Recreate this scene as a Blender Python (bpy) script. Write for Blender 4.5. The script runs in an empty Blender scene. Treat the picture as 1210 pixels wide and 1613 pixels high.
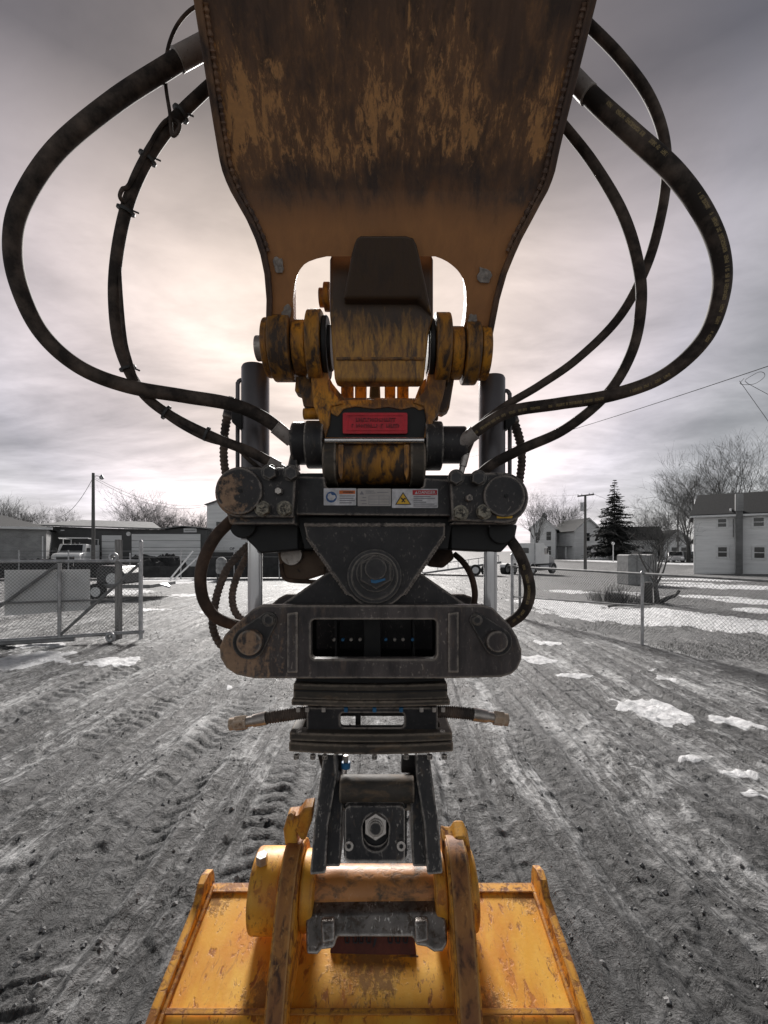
import bpy, bmesh, math, random
import numpy as np
from mathutils import Vector, Matrix

random.seed(7)
rng = np.random.default_rng(7)
scene = bpy.context.scene
COL = scene.collection

# ------------------------------------------------------------------ camera
CAM_H, FPX, CX, HY = 1.5, 700.0, 605.0, 868.0      # eye height, focal length and principal point of the 1210 x 1613 photograph
cam_data = bpy.data.cameras.new('camera')
cam_data.sensor_fit = 'VERTICAL'
cam_data.sensor_height = 36.0
cam_data.lens = FPX / 1613.0 * 36.0
cam_data.shift_y = (HY - 806.5) / 1613.0
cam_data.clip_start, cam_data.clip_end = 0.05, 5000
cam = bpy.data.objects.new('camera', cam_data)
cam.location = (0, 0, CAM_H)
cam.rotation_euler = (math.pi / 2, 0, 0)
COL.objects.link(cam)
scene.camera = cam

# ------------------------------------------------------------------ light
SUN_AZ, SUN_EL = math.radians(-6.0), math.radians(32.0)
SUN_DIR = Vector((math.sin(SUN_AZ) * math.cos(SUN_EL), math.cos(SUN_AZ) * math.cos(SUN_EL), math.sin(SUN_EL)))
scene.view_settings.view_transform = 'Standard'
scene.view_settings.look = 'None'
scene.view_settings.gamma = 1.0
scene.view_settings.exposure = 1.8
scene.view_settings.use_curve_mapping = False
scene.cycles.use_denoising = True
scene.cycles.max_bounces = 6
scene.cycles.diffuse_bounces = 4
scene.cycles.caustics_reflective = False
scene.cycles.caustics_refractive = False

sun_data = bpy.data.lights.new('sun', 'SUN')
sun_data.energy = 1.5
sun_data.angle = math.radians(12)
sun_data.color = (1.0, 0.965, 0.93)
sun = bpy.data.objects.new('sun', sun_data)
sun.rotation_euler = SUN_DIR.to_track_quat('Z', 'Y').to_euler()
sun.location = (-3, 12, 9)
COL.objects.link(sun)


def node(nt, t, ins=None, out=0, **props):
    n = nt.nodes.new(t)
    for k, v in props.items():
        setattr(n, k, v)
    for k, v in (ins or {}).items():
        s = n.inputs[k]
        if isinstance(v, bpy.types.NodeSocket):
            nt.links.new(v, s)
        else:
            if isinstance(v, tuple) and len(v) == 3 and s.type == 'RGBA':
                v = (*v, 1)
            s.default_value = v
    return n.outputs[out]


def mth(nt, op, a, b=0.0, c=0.0, clamp=False):
    return node(nt, 'ShaderNodeMath', {0: a, 1: b, 2: c}, operation=op, use_clamp=clamp)


def vmth(nt, op, a, b=(0, 0, 0), out=0):
    return node(nt, 'ShaderNodeVectorMath', {0: a, 1: b}, out=out, operation=op)


def mixc(nt, f, a, b, blend='MIX'):
    n = nt.nodes.new('ShaderNodeMix')
    n.data_type = 'RGBA'
    n.blend_type = blend
    for s, v in ((n.inputs[0], f), (n.inputs[6], a), (n.inputs[7], b)):
        if isinstance(v, bpy.types.NodeSocket):
            nt.links.new(v, s)
        else:
            s.default_value = (*v, 1) if isinstance(v, tuple) and len(v) == 3 else v
    return n.outputs[2]


def ramp(nt, fac, stops, interp='LINEAR'):
    n = nt.nodes.new('ShaderNodeValToRGB')
    nt.links.new(fac, n.inputs[0])
    cr = n.color_ramp
    cr.interpolation = interp
    while len(cr.elements) < len(stops):
        cr.elements.new(0.5)
    for e, (p, c) in zip(cr.elements, stops):
        e.position = p
        e.color = (*c, 1) if isinstance(c, tuple) else (c, c, c, 1)
    return n.outputs[0]


def noise(nt, vec, scale, detail=4, rough=0.55, dist=0.0, out=0):
    return node(nt, 'ShaderNodeTexNoise', {'Vector': vec, 'Scale': scale, 'Detail': detail, 'Roughness': rough, 'Distortion': dist}, out=out)


def scaled(nt, vec, s, loc=(0, 0, 0)):
    return node(nt, 'ShaderNodeMapping', {'Vector': vec, 'Scale': s, 'Location': loc})


# overcast winter sky: thin blue sky behind a grey cloud deck that glows warm round the hidden sun
world = bpy.data.worlds.new('World')
scene.world = world
world.use_nodes = True
wt = world.node_tree
for n in list(wt.nodes):
    if n.type != 'OUTPUT_WORLD' and n.type != 'BACKGROUND':
        wt.nodes.remove(n)
bg = next(n for n in wt.nodes if n.type == 'BACKGROUND')
sky = node(wt, 'ShaderNodeTexSky', sky_type='NISHITA', sun_disc=False, sun_elevation=SUN_EL, sun_rotation=SUN_AZ)
wdir = node(wt, 'ShaderNodeTexCoord', out=0)
sep = wt.nodes.new('ShaderNodeSeparateXYZ')
wt.links.new(wdir, sep.inputs[0])
zc = mth(wt, 'MAXIMUM', sep.outputs[2], 0.0)
inv = mth(wt, 'DIVIDE', 1.0, mth(wt, 'ADD', zc, 0.13))
flat = node(wt, 'ShaderNodeCombineXYZ', {0: mth(wt, 'MULTIPLY', sep.outputs[0], inv), 1: mth(wt, 'MULTIPLY', sep.outputs[1], inv), 2: 0.0})
c1 = noise(wt, scaled(wt, flat, (0.55, 0.8, 1), (3.1, 1.7, 0)), 1.0, 6, 0.55, 0.5)
c2 = noise(wt, scaled(wt, flat, (1.6, 2.6, 1), (7.3, 0.4, 2)), 1.0, 6, 0.6, 0.3)
cl = mth(wt, 'ADD', mth(wt, 'MULTIPLY', c1, 0.65), mth(wt, 'MULTIPLY', c2, 0.35))
cloud = ramp(wt, cl, [(0.30, 0.50), (0.41, 0.76), (0.49, 1.0), (0.56, 1.26), (0.68, 1.6)])
cosang = vmth(wt, 'DOT_PRODUCT', wdir, tuple(SUN_DIR), out=1)
# the deck is thinner and brighter towards the horizon, heavy and dark overhead, and glows warm round the hidden sun
base = ramp(wt, zc, [(0.0, 0.185), (0.08, 0.155), (0.25, 0.108), (0.40, 0.098), (0.49, 0.082), (0.57, 0.050), (0.68, 0.0175), (0.80, 0.016), (1.0, 0.017)])
glow = ramp(wt, cosang, [(0.0, 0.95), (0.60, 0.95), (0.72, (1.04, 1.02, 1.05)), (0.80, (1.55, 1.44, 1.54)), (0.88, (2.25, 1.95, 1.93)), (0.95, (2.72, 2.27, 2.02)), (1.0, (2.85, 2.36, 2.02))])
deck = mixc(wt, 1.0, mixc(wt, 1.0, base, cloud, 'MULTIPLY'), glow, 'MULTIPLY')
deck10 = mixc(wt, 1.0, deck, (10, 10, 10), 'MULTIPLY')
skymix = mixc(wt, 0.97, sky, deck10)
wt.links.new(skymix, bg.inputs[0])
bg.inputs[1].default_value = 0.1


# ------------------------------------------------------------------ geometry helpers
def P(x, y, d):
    """world point that stands at distance d on the sight line through photograph pixel (x, y)"""
    return Vector(((x - CX) * d / FPX, d, CAM_H - (y - HY) * d / FPX))


def PP(pts, d):
    return [P(x, y, d) for x, y in pts]


def rrect(x0, y0, x1, y1, r, n=5):
    out = []
    for cx, cy, a0 in ((x1 - r, y0 + r, -90), (x1 - r, y1 - r, 0), (x0 + r, y1 - r, 90), (x0 + r, y0 + r, 180)):
        for k in range(n + 1):
            a = math.radians(a0 + 90 * k / n)
            out.append((cx + r * math.cos(a), cy + r * math.sin(a)))
    return out


def arc(cx, cy, r, a0, a1, n=12):
    return [(cx + r * math.cos(math.radians(a0 + (a1 - a0) * k / n)), cy + r * math.sin(math.radians(a0 + (a1 - a0) * k / n))) for k in range(n + 1)]


def catmull(pts, per=10):
    pts = [np.array(p, float) for p in pts]
    ext = [2 * pts[0] - pts[1]] + pts + [2 * pts[-1] - pts[-2]]
    out = []
    for i in range(1, len(ext) - 2):
        p0, p1, p2, p3 = ext[i - 1:i + 3]
        for k in range(per):
            t = k / per
            out.append(0.5 * ((2 * p1) + (-p0 + p2) * t + (2 * p0 - 5 * p1 + 4 * p2 - p3) * t * t + (-p0 + 3 * p1 - 3 * p2 + p3) * t ** 3))
    out.append(pts[-1])
    return out


class MB:
    def __init__(self):
        self.v, self.f = [], []
        self.attr = None

    def prism(self, poly, vec):
        b, n = len(self.v), len(poly)
        vec = Vector(vec)
        self.v += [Vector(p) for p in poly] + [Vector(p) + vec for p in poly]
        self.f.append(list(range(b, b + n)))
        self.f.append(list(range(b + 2 * n - 1, b + n - 1, -1)))
        for i in range(n):
            j = (i + 1) % n
            self.f.append([b + j, b + i, b + n + i, b + n + j])
        return self

    def box(self, lo, hi):
        x0, y0, z0 = lo
        x1, y1, z1 = hi
        return self.prism([(x0, y0, z0), (x1, y0, z0), (x1, y0, z1), (x0, y0, z1)], (0, y1 - y0, 0))

    def cyl(self, p0, p1, r0, r1=None, n=24, caps=True):
        r1 = r0 if r1 is None else r1
        p0, p1 = Vector(p0), Vector(p1)
        q = (p1 - p0).to_track_quat('Z', 'Y')
        b = len(self.v)
        off = math.pi / n
        for p, r in ((p0, r0), (p1, r1)):
            for k in range(n):
                a = 2 * math.pi * k / n + off
                self.v.append(p + q @ Vector((r * math.cos(a), r * math.sin(a), 0)))
        for k in range(n):
            j = (k + 1) % n
            self.f.append([b + k, b + j, b + n + j, b + n + k])
        if caps:
            self.f.append(list(range(b + n - 1, b - 1, -1)))
            self.f.append(list(range(b + n, b + 2 * n)))
        return self

    def tube(self, path, rad, n=12, caps=True, want_attr=False):
        path = [Vector(p) for p in path]
        m = len(path)
        rads = rad if hasattr(rad, '__len__') else [rad] * m
        b = len(self.v)
        up, s, A = None, 0.0, []
        for i, p in enumerate(path):
            t = (path[min(i + 1, m - 1)] - path[max(i - 1, 0)]).normalized()
            if up is None:
                ref = Vector((0, -1, 0)) if abs(t.y) < 0.9 else Vector((0, 0, 1))
                up = (ref - t * ref.dot(t)).normalized()
            else:
                up = (up - t * up.dot(t)).normalized()
            w = t.cross(up)
            if i:
                s += (p - path[i - 1]).length
            for k in range(n):
                a = 2 * math.pi * k / n
                self.v.append(p + (up * math.cos(a) + w * math.sin(a)) * rads[i])
                A.append((s, k / n))
        for i in range(m - 1):
            for k in range(n):
                j = (k + 1) % n
                self.f.append([b + i * n + k, b + i * n + j, b + (i + 1) * n + j, b + (i + 1) * n + k])
        if caps:
            self.f.append(list(range(b + n - 1, b - 1, -1)))
            self.f.append(list(range(b + (m - 1) * n, b + m * n)))
        if want_attr:
            self.attr = A
        return self

    def lathe(self, c, prof, n=32):
        """profile of (r, z) about the vertical through c"""
        b, m = len(self.v), len(prof)
        for r, z in prof:
            for k in range(n):
                a = 2 * math.pi * k / n
                self.v.append(Vector((c[0] + r * math.cos(a), c[1] + r * math.sin(a), z)))
        for i in range(m - 1):
            for k in range(n):
                j = (k + 1) % n
                self.f.append([b + i * n + k, b + i * n + j, b + (i + 1) * n + j, b + (i + 1) * n + k])
        self.f.append(list(range(b, b + n)))
        self.f.append(list(range(b + (m - 1) * n, b + m * n)))
        return self

    def plate(self, outer, holes, vec):
        """flat plate with holes: outer and holes are lists of world points"""
        bm = bmesh.new()
        edges = []
        for loop in [outer] + holes:
            vs = [bm.verts.new(p) for p in loop]
            for i in range(len(vs)):
                edges.append(bm.edges.new((vs[i], vs[(i + 1) % len(vs)])))
        bmesh.ops.triangle_fill(bm, edges=edges, use_beauty=True, use_dissolve=False)
        r = bmesh.ops.extrude_face_region(bm, geom=list(bm.faces), use_keep_orig=True)
        bmesh.ops.translate(bm, verts=[e for e in r['geom'] if isinstance(e, bmesh.types.BMVert)], vec=Vector(vec))
        bm.verts.index_update()
        b = len(self.v)
        self.v += [v.co.copy() for v in bm.verts]
        self.f += [[b + v.index for v in f.verts] for f in bm.faces]
        bm.free()
        return self

    def mesh(self, name, smooth=30, fix=True):
        me = bpy.data.meshes.new(name)
        me.from_pydata([tuple(v) for v in self.v], [], self.f)
        if fix:
            bm = bmesh.new()
            bm.from_mesh(me)
            bmesh.ops.recalc_face_normals(bm, faces=bm.faces)
            bm.to_mesh(me)
            bm.free()
        if self.attr:
            a = me.attributes.new('arc', 'FLOAT', 'POINT')
            a.data.foreach_set('value', [x for x, _ in self.attr])
            a = me.attributes.new('ang', 'FLOAT', 'POINT')
            a.data.foreach_set('value', [x for _, x in self.attr])
        if smooth:
            me.shade_smooth()
            me.set_sharp_from_angle(angle=math.radians(smooth))
        return me


def link(name, me, mat, parent=None, bevel=0.0, label=None):
    o = bpy.data.objects.new(name, me)
    if mat is not None and not me.materials:
        me.materials.append(mat)
    COL.objects.link(o)
    if parent is not None:
        o.parent = parent
        w = Vector((0, 0, 0))
        q = parent
        while q is not None:
            w += q.location
            q = q.parent
        o.location = -w
    if bevel:
        m = o.modifiers.new('bevel', 'BEVEL')
        m.width = bevel
        m.segments = 2
        m.limit_method = 'ANGLE'
        m.angle_limit = math.radians(40)
        m.harden_normals = True
    if label:
        o['label'] = label
    return o


def part(name, mb, mat, parent, bevel=0.0, smooth=30, label=None):
    return link(name, mb.mesh(name, smooth), mat, parent, bevel, label)


def thing(name, loc, label, cat, group=None):
    o = bpy.data.objects.new(name, None)
    o.empty_display_size = 0.2
    COL.objects.link(o)
    o.location = loc
    return tag(o, label, cat, group)


def tag(o, label, cat, group=None):
    o['label'] = label
    o['category'] = cat
    if group:
        o['group'] = group
    return o


def clone(o, parent=None):
    c = o.copy()
    COL.objects.link(c)
    if parent is not None:
        c.parent = parent
    for ch in o.children:
        clone(ch, c)
    return c


def text_mesh(txt, size, name='lettering'):
    cu = bpy.data.curves.new('t', 'FONT')
    cu.body = txt
    cu.size = size
    cu.align_x = 'CENTER'
    cu.align_y = 'CENTER'
    cu.resolution_u = 3
    cu.extrude = size * 0.02
    cu.offset = size * 0.012
    o = bpy.data.objects.new('t', cu)
    COL.objects.link(o)
    dg = bpy.context.evaluated_depsgraph_get()
    me = bpy.data.meshes.new_from_object(o.evaluated_get(dg))
    me.name = name
    bpy.data.objects.remove(o)
    bpy.data.curves.remove(cu)
    me.materials.clear()
    return me


def lettering(txt, size, at, mat, parent, sx=1.0):
    me = text_mesh(txt, size)
    me.transform(Matrix.Translation(Vector(at)) @ Matrix.Rotation(math.pi / 2, 4, 'X') @ Matrix.Diagonal((sx, 1, 1, 1)))
    return link('lettering', me, mat, parent)


# ------------------------------------------------------------------ materials
def new_mat(name):
    m = bpy.data.materials.new(name)
    m.use_nodes = True
    nt = m.node_tree
    b = nt.nodes['Principled BSDF']
    return m, nt, b


def put(nt, sock, v):
    if isinstance(v, bpy.types.NodeSocket):
        nt.links.new(v, sock)
    else:
        sock.default_value = (*v, 1) if isinstance(v, tuple) and len(v) == 3 else v


def coords(nt):
    return node(nt, 'ShaderNodeNewGeometry', out=0)      # position: everything is modelled in metres, in place


def plain(name, col, rough=0.6, metal=0.0, var=0.25, scale=6.0, bump=0.0, spec=0.5, stretch=(1, 1, 1)):
    m, nt, b = new_mat(name)
    pos = scaled(nt, coords(nt), stretch)
    f = noise(nt, pos, scale, 5, 0.6)
    lo = tuple(c * (1 - var) for c in col)
    hi = tuple(min(1, c * (1 + var)) for c in col)
    put(nt, b.inputs['Base Color'], ramp(nt, f, [(0.3, lo), (0.7, hi)]))
    b.inputs['Roughness'].default_value = rough
    b.inputs['Metallic'].default_value = metal
    b.inputs['Specular IOR Level'].default_value = spec
    if bump:
        put(nt, b.inputs['Normal'], node(nt, 'ShaderNodeBump', {'Height': f, 'Strength': bump, 'Distance': 0.01}))
    return m


def edge_wear(nt, radius, lo=0.010, hi=0.085, breakup=None):
    bn = node(nt, 'ShaderNodeBevel', {'Radius': radius}, samples=4)
    nn = node(nt, 'ShaderNodeNewGeometry', out=1)
    d = vmth(nt, 'DOT_PRODUCT', bn, nn, out=1)
    e = mth(nt, 'SUBTRACT', 1.0, d)
    if breakup is not None:
        e = mth(nt, 'MULTIPLY', e, breakup)
    return node(nt, 'ShaderNodeMapRange', {0: e, 1: lo, 2: hi, 3: 0.0, 4: 1.0})


def worn(name, base, alt, rust, worncol, rust_lo=0.56, rust_hi=0.66, wear=0.8, streak=(1, 1, 1), scale=14, rough=0.5, mud=(), mudcol=(0.62, 0.40, 0.26), radius=0.011, spec=0.4, chips=0.0, grime=None, scratch=0.0):
    """weathered paint: two tones, rust patches, bright worn edges, dried mud round given points"""
    m, nt, b = new_mat(name)
    g = coords(nt)
    s = scaled(nt, g, streak)
    n1 = noise(nt, s, scale, 6, 0.6, 0.2)
    n2 = noise(nt, s, scale * 2.7, 6, 0.65, 0.4)
    n3 = noise(nt, g, 120, 3, 0.6)
    n4 = noise(nt, scaled(nt, s, (1, 1, 1), (5, 3, 1)), scale * 0.6, 5, 0.6)
    c = ramp(nt, n1, [(0.35, base), (0.68, alt)])
    rm = node(nt, 'ShaderNodeMapRange', {0: mth(nt, 'ADD', mth(nt, 'MULTIPLY', n2, 0.7), mth(nt, 'MULTIPLY', n4, 0.3)), 1: rust_lo, 2: rust_hi})
    c = mixc(nt, rm, c, mixc(nt, n3, rust, tuple(x * 0.45 for x in rust)))
    if grime:
        gm = node(nt, 'ShaderNodeMapRange', {0: n4, 1: 0.42, 2: 0.66})
        c = mixc(nt, mth(nt, 'MULTIPLY', gm, grime[1]), c, grime[0])
    if chips:
        ch = node(nt, 'ShaderNodeMapRange', {0: noise(nt, scaled(nt, g, (1.5, 0.55, 0.8)), 85, 4, 0.7, 0.5), 1: 0.60, 2: 0.64})
        ch = mth(nt, 'MULTIPLY', ch, node(nt, 'ShaderNodeMapRange', {0: n1, 1: 0.47, 2: 0.60, 3: 0.12, 4: 1.0}))
        c = mixc(nt, mth(nt, 'MULTIPLY', ch, chips), c, worncol)
    if scratch:
        for q_, sc in enumerate(((150, 7, 9), (60, 14, 30))):
            sm = node(nt, 'ShaderNodeMapRange', {0: noise(nt, scaled(nt, vmth(nt, 'ADD', g, vmth(nt, 'MULTIPLY', noise(nt, g, 6, 2, 0.5, out=1), (0.12, 0.0, 0.0))), sc), 1.0, 3, 0.6), 1: 0.64, 2: 0.68})
            sm = mth(nt, 'MULTIPLY', sm, node(nt, 'ShaderNodeMapRange', {0: n4, 1: 0.44, 2: 0.6}))
            c = mixc(nt, mth(nt, 'MULTIPLY', sm, scratch), c, rust if q_ else worncol)
    brk = ramp(nt, noise(nt, g, 55, 4, 0.7), [(0.35, 0.1), (0.65, 1.3)])
    ew = edge_wear(nt, radius, breakup=brk)
    c = mixc(nt, mth(nt, 'MULTIPLY', ew, wear), c, worncol)
    h = mth(nt, 'ADD', mth(nt, 'MULTIPLY', n3, 0.35), mth(nt, 'MULTIPLY', rm, -0.6))
    rgh = mth(nt, 'ADD', rough - 0.1, mth(nt, 'MULTIPLY', n2, 0.3))
    for (pt, r) in mud:
        dist = vmth(nt, 'DISTANCE', g, tuple(pt), out=1)
        f = node(nt, 'ShaderNodeMapRange', {0: mth(nt, 'ADD', dist, mth(nt, 'ADD', mth(nt, 'MULTIPLY', mth(nt, 'SUBTRACT', n2, 0.5), r * 3.4), mth(nt, 'MULTIPLY', mth(nt, 'SUBTRACT', noise(nt, g, 70, 5, 0.7), 0.5), r * 2.6))), 1: r * 0.45, 2: r * 1.1, 3: 0.9, 4: 0.0})
        mc = mixc(nt, noise(nt, g, 90, 5, 0.7), tuple(x * 0.4 for x in mudcol), mudcol)
        c = mixc(nt, f, c, mc)
        h = mth(nt, 'ADD', h, mth(nt, 'MULTIPLY', f, mth(nt, 'ADD', 1.0, noise(nt, g, 140, 4, 0.7))))
        rgh = mth(nt, 'ADD', rgh, mth(nt, 'MULTIPLY', f, 0.4))
    put(nt, b.inputs['Base Color'], c)
    put(nt, b.inputs['Roughness'], rgh)
    b.inputs['Specular IOR Level'].default_value = spec
    put(nt, b.inputs['Normal'], node(nt, 'ShaderNodeBump', {'Height': h, 'Strength': 0.35, 'Distance': 0.0025}))
    return m


MUD = ((P(355, 787, 1.2), 0.060), (P(372, 1030, 1.2), 0.095))
M = {}
M['black'] = worn('black_paint', (0.026, 0.025, 0.027), (0.058, 0.053, 0.054), (0.13, 0.095, 0.072), (0.62, 0.53, 0.46), rust_lo=0.60, rust_hi=0.74, wear=0.8, scale=9, rough=0.36, mud=MUD, chips=0.3, spec=0.28)
M['blackfine'] = worn('black_bolt_paint', (0.024, 0.023, 0.025), (0.060, 0.055, 0.056), (0.13, 0.095, 0.072), (0.50, 0.44, 0.38), rust_lo=0.60, rust_hi=0.74, wear=0.55, scale=22, rough=0.34, chips=0.25, spec=0.4, radius=0.0065)
M['beam'] = worn('dusty_beam_paint', (0.050, 0.044, 0.045), (0.135, 0.115, 0.111), (0.25, 0.18, 0.14), (0.62, 0.54, 0.46), rust_lo=0.56, rust_hi=0.74, wear=0.85, scale=11, rough=0.42, mud=MUD, chips=0.5, streak=(1.8, 1, 0.45), spec=0.3)
M['blackworn'] = worn('black_paint_scraped', (0.030, 0.029, 0.031), (0.080, 0.073, 0.071), (0.25, 0.18, 0.13), (0.80, 0.72, 0.64), rust_lo=0.56, rust_hi=0.70, wear=0.9, scale=12, rough=0.36, spec=0.3, streak=(1.6, 1, 0.5), chips=0.7, radius=0.008)
M['blackdusty'] = worn('black_paint_dusty', (0.040, 0.035, 0.031), (0.105, 0.086, 0.067), (0.28, 0.185, 0.11), (0.52, 0.42, 0.33), rust_lo=0.54, rust_hi=0.72, wear=0.8, scale=8, rough=0.62, streak=(0.7, 0.7, 2.0), chips=0.2)
M['dark'] = plain('dark_recess_metal', (0.012, 0.0115, 0.012), 0.6, 0, 0.4, 14)  # near-black; shade of recesses and crevices is put into this colour
M['arm'] = worn('grimy_arm_paint', (0.19, 0.115, 0.08), (0.34, 0.19, 0.10), (0.085, 0.062, 0.056), (0.36, 0.22, 0.15), rust_lo=0.40, rust_hi=0.56, wear=0.35, scale=5, rough=0.6, streak=(1.5, 0.9, 0.9), grime=((0.10, 0.070, 0.062), 0.85))
M['armpatch'] = worn('peeling_arm_paint', (0.80, 0.42, 0.17), (0.62, 0.30, 0.12), (0.12, 0.085, 0.075), (0.36, 0.22, 0.15), rust_lo=0.36, rust_hi=0.46, wear=0.2, scale=9, rough=0.6, streak=(1.3, 0.7, 0.7))
M['yellow'] = worn('old_yellow_paint', (0.70, 0.28, 0.022), (0.82, 0.37, 0.035), (0.17, 0.085, 0.04), (0.30, 0.19, 0.12), rust_lo=0.45, rust_hi=0.58, wear=0.6, scale=13, rough=0.5, streak=(1.5, 1, 0.7), grime=((0.15, 0.075, 0.035), 0.9))
M['yellowdark'] = worn('grimy_yellow_paint', (0.42, 0.185, 0.03), (0.64, 0.29, 0.035), (0.085, 0.055, 0.038), (0.34, 0.22, 0.14), rust_lo=0.44, rust_hi=0.56, wear=0.5, scale=10, rough=0.55, streak=(1.8, 1, 0.5), grime=((0.07, 0.05, 0.04), 0.8))
M['bucket'] = worn('bucket_yellow_paint', (0.86, 0.42, 0.035), (0.92, 0.52, 0.08), (0.34, 0.12, 0.03), (0.36, 0.14, 0.045), rust_lo=0.55, rust_hi=0.60, wear=0.9, scale=13, rough=0.42, streak=(1.4, 0.6, 1), radius=0.02, spec=0.5, grime=((0.70, 0.25, 0.025), 0.9), chips=0.7, scratch=0.7, mud=(((-0.49, 1.29, 0.49), 0.05), ((0.42, 1.30, 0.50), 0.05), ((0.235, 1.02, 0.44), 0.05), ((-0.285, 1.05, 0.45), 0.045), ((-0.03, 1.13, 0.455), 0.085)), mudcol=(0.40, 0.20, 0.065))
M['bucketrim'] = worn('chipped_bucket_edge', (0.80, 0.38, 0.04), (0.88, 0.44, 0.06), (0.27, 0.10, 0.035), (0.30, 0.125, 0.055), rust_lo=0.49, rust_hi=0.57, wear=0.9, scale=16, rough=0.5, radius=0.014, chips=0.25, grime=((0.50, 0.20, 0.035), 0.6))
M['rustedge'] = worn('rust_brown_edge', (0.26, 0.105, 0.045), (0.52, 0.23, 0.06), (0.13, 0.06, 0.035), (0.72, 0.42, 0.16), rust_lo=0.5, rust_hi=0.62, wear=0.6, scale=16, rough=0.55, streak=(1, 0.6, 0.6), chips=0.45)
M['pin'] = worn('rusty_pin_steel', (0.50, 0.20, 0.05), (0.66, 0.28, 0.085), (0.13, 0.085, 0.045), (0.70, 0.42, 0.26), rust_lo=0.48, rust_hi=0.62, wear=0.3, scale=13, rough=0.42, streak=(0.7, 1, 1), chips=0.5, spec=0.6)
M['steel'] = worn('bare_steel', (0.42, 0.38, 0.35), (0.55, 0.50, 0.46), (0.22, 0.14, 0.09), (0.75, 0.70, 0.65), rust_lo=0.55, rust_hi=0.68, wear=0.6, scale=40, rough=0.38, chips=0.2)
M['steel'].node_tree.nodes['Principled BSDF'].inputs['Metallic'].default_value = 0.75
M['latch'] = worn('scuffed_latch_steel', (0.10, 0.09, 0.082), (0.26, 0.23, 0.21), (0.10, 0.07, 0.05), (0.85, 0.80, 0.75), rust_lo=0.50, rust_hi=0.62, wear=0.9, scale=22, rough=0.36, chips=0.9, radius=0.01)
M['latch'].node_tree.nodes['Principled BSDF'].inputs['Metallic'].default_value = 0.55
M['gunmetal'] = plain('satin_cylinder_paint', (0.13, 0.12, 0.126), 0.32, 0.3, 0.18, 10, 0.05)
M['chrome'] = plain('chrome_rod', (0.97, 0.97, 1.0), 0.13, 0.45, 0.03, 8, spec=1.0)
M['brightpin'] = plain('polished_pin', (0.80, 0.78, 0.77), 0.22, 1.0, 0.1, 30)
M['red'] = plain('red_name_plate', (0.66, 0.012, 0.03), 0.42, 0, 0.25, 40, 0.1)
M['redlip'] = plain('red_raised_letters', (0.25, 0.008, 0.015), 0.45, 0, 0.2, 40)
M['darkred'] = plain('dirty_red_plate', (0.13, 0.03, 0.016), 0.6, 0, 0.4, 30)
M['white'] = plain('sticker_white', (0.66, 0.64, 0.66), 0.5, 0, 0.28, 55)
M['greytag'] = plain('sticker_grey', (0.50, 0.46, 0.44), 0.5, 0, 0.08, 60)
M['ink'] = plain('black_print', (0.035, 0.035, 0.04), 0.6, 0, 0.1, 30)
M['greyink'] = plain('grey_print', (0.26, 0.25, 0.27), 0.6, 0, 0.1, 30)
M['blueprint'] = plain('blue_print', (0.03, 0.10, 0.28), 0.5, 0, 0.1, 30)
M['orangeprint'] = plain('orange_print', (0.72, 0.17, 0.03), 0.5, 0, 0.1, 30)
M['redprint'] = plain('red_print', (0.58, 0.02, 0.03), 0.5, 0, 0.1, 30)
M['yellowprint'] = plain('yellow_print', (0.86, 0.50, 0.04), 0.5, 0, 0.1, 30)
M['bluefit'] = plain('blue_plastic_cap', (0.03, 0.16, 0.34), 0.5, 0, 0.3, 40)
M['weld'] = plain('bare_weld_scar', (0.40, 0.36, 0.33), 0.6, 0.2, 0.4, 90, 0.5)


def rubber(name, prints=False, base=(0.035, 0.028, 0.025), dust=(0.16, 0.122, 0.10)):
    m, nt, b = new_mat(name)
    g = coords(nt)
    n = noise(nt, g, 16, 5, 0.65)
    c = ramp(nt, n, [(0.42, base), (0.70, dust)])
    if prints:
        arcv = node(nt, 'ShaderNodeAttribute', attribute_name='arc', out=2)
        ang = node(nt, 'ShaderNodeAttribute', attribute_name='ang', out=2)
        band = mth(nt, 'LESS_THAN', mth(nt, 'ABSOLUTE', mth(nt, 'SUBTRACT', ang, prints)), 0.035)
        cell = noise(nt, node(nt, 'ShaderNodeCombineXYZ', {0: mth(nt, 'MULTIPLY', arcv, 42.0), 1: 0.0, 2: 0.0}), 1.0, 2, 0.9)
        blk = noise(nt, node(nt, 'ShaderNodeCombineXYZ', {0: mth(nt, 'MULTIPLY', arcv, 7.0), 1: 4.0, 2: 0.0}), 1.0, 1, 0.5)
        ch = noise(nt, node(nt, 'ShaderNodeCombineXYZ', {0: mth(nt, 'MULTIPLY', arcv, 300.0), 1: mth(nt, 'MULTIPLY', ang, 60.0), 2: 0.0}), 1.0, 2, 0.6)
        f = mth(nt, 'MULTIPLY', mth(nt, 'MULTIPLY', band, mth(nt, 'GREATER_THAN', cell, 0.47)), mth(nt, 'MULTIPLY', mth(nt, 'GREATER_THAN', blk, 0.44), mth(nt, 'GREATER_THAN', ch, 0.46)))
        c = mixc(nt, mth(nt, 'MULTIPLY', f, 0.5), c, (0.50, 0.38, 0.18))
    put(nt, b.inputs['Base Color'], c)
    b.inputs['Roughness'].default_value = 0.72
    b.inputs['Specular IOR Level'].default_value = 0.22
    put(nt, b.inputs['Normal'], node(nt, 'ShaderNodeBump', {'Height': noise(nt, g, 160, 3, 0.6), 'Strength': 0.2, 'Distance': 0.002}))
    return m


M['hose'] = rubber('hose_rubber')
M['hoseprint'] = rubber('printed_hose_rubber', 0.04)
M['hosebrown'] = rubber('dusty_hose_rubber', False, (0.055, 0.037, 0.029), (0.14, 0.088, 0.063))
M['wrap'] = rubber('spiral_wrap', False, (0.07, 0.058, 0.054), (0.20, 0.15, 0.12))

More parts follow.
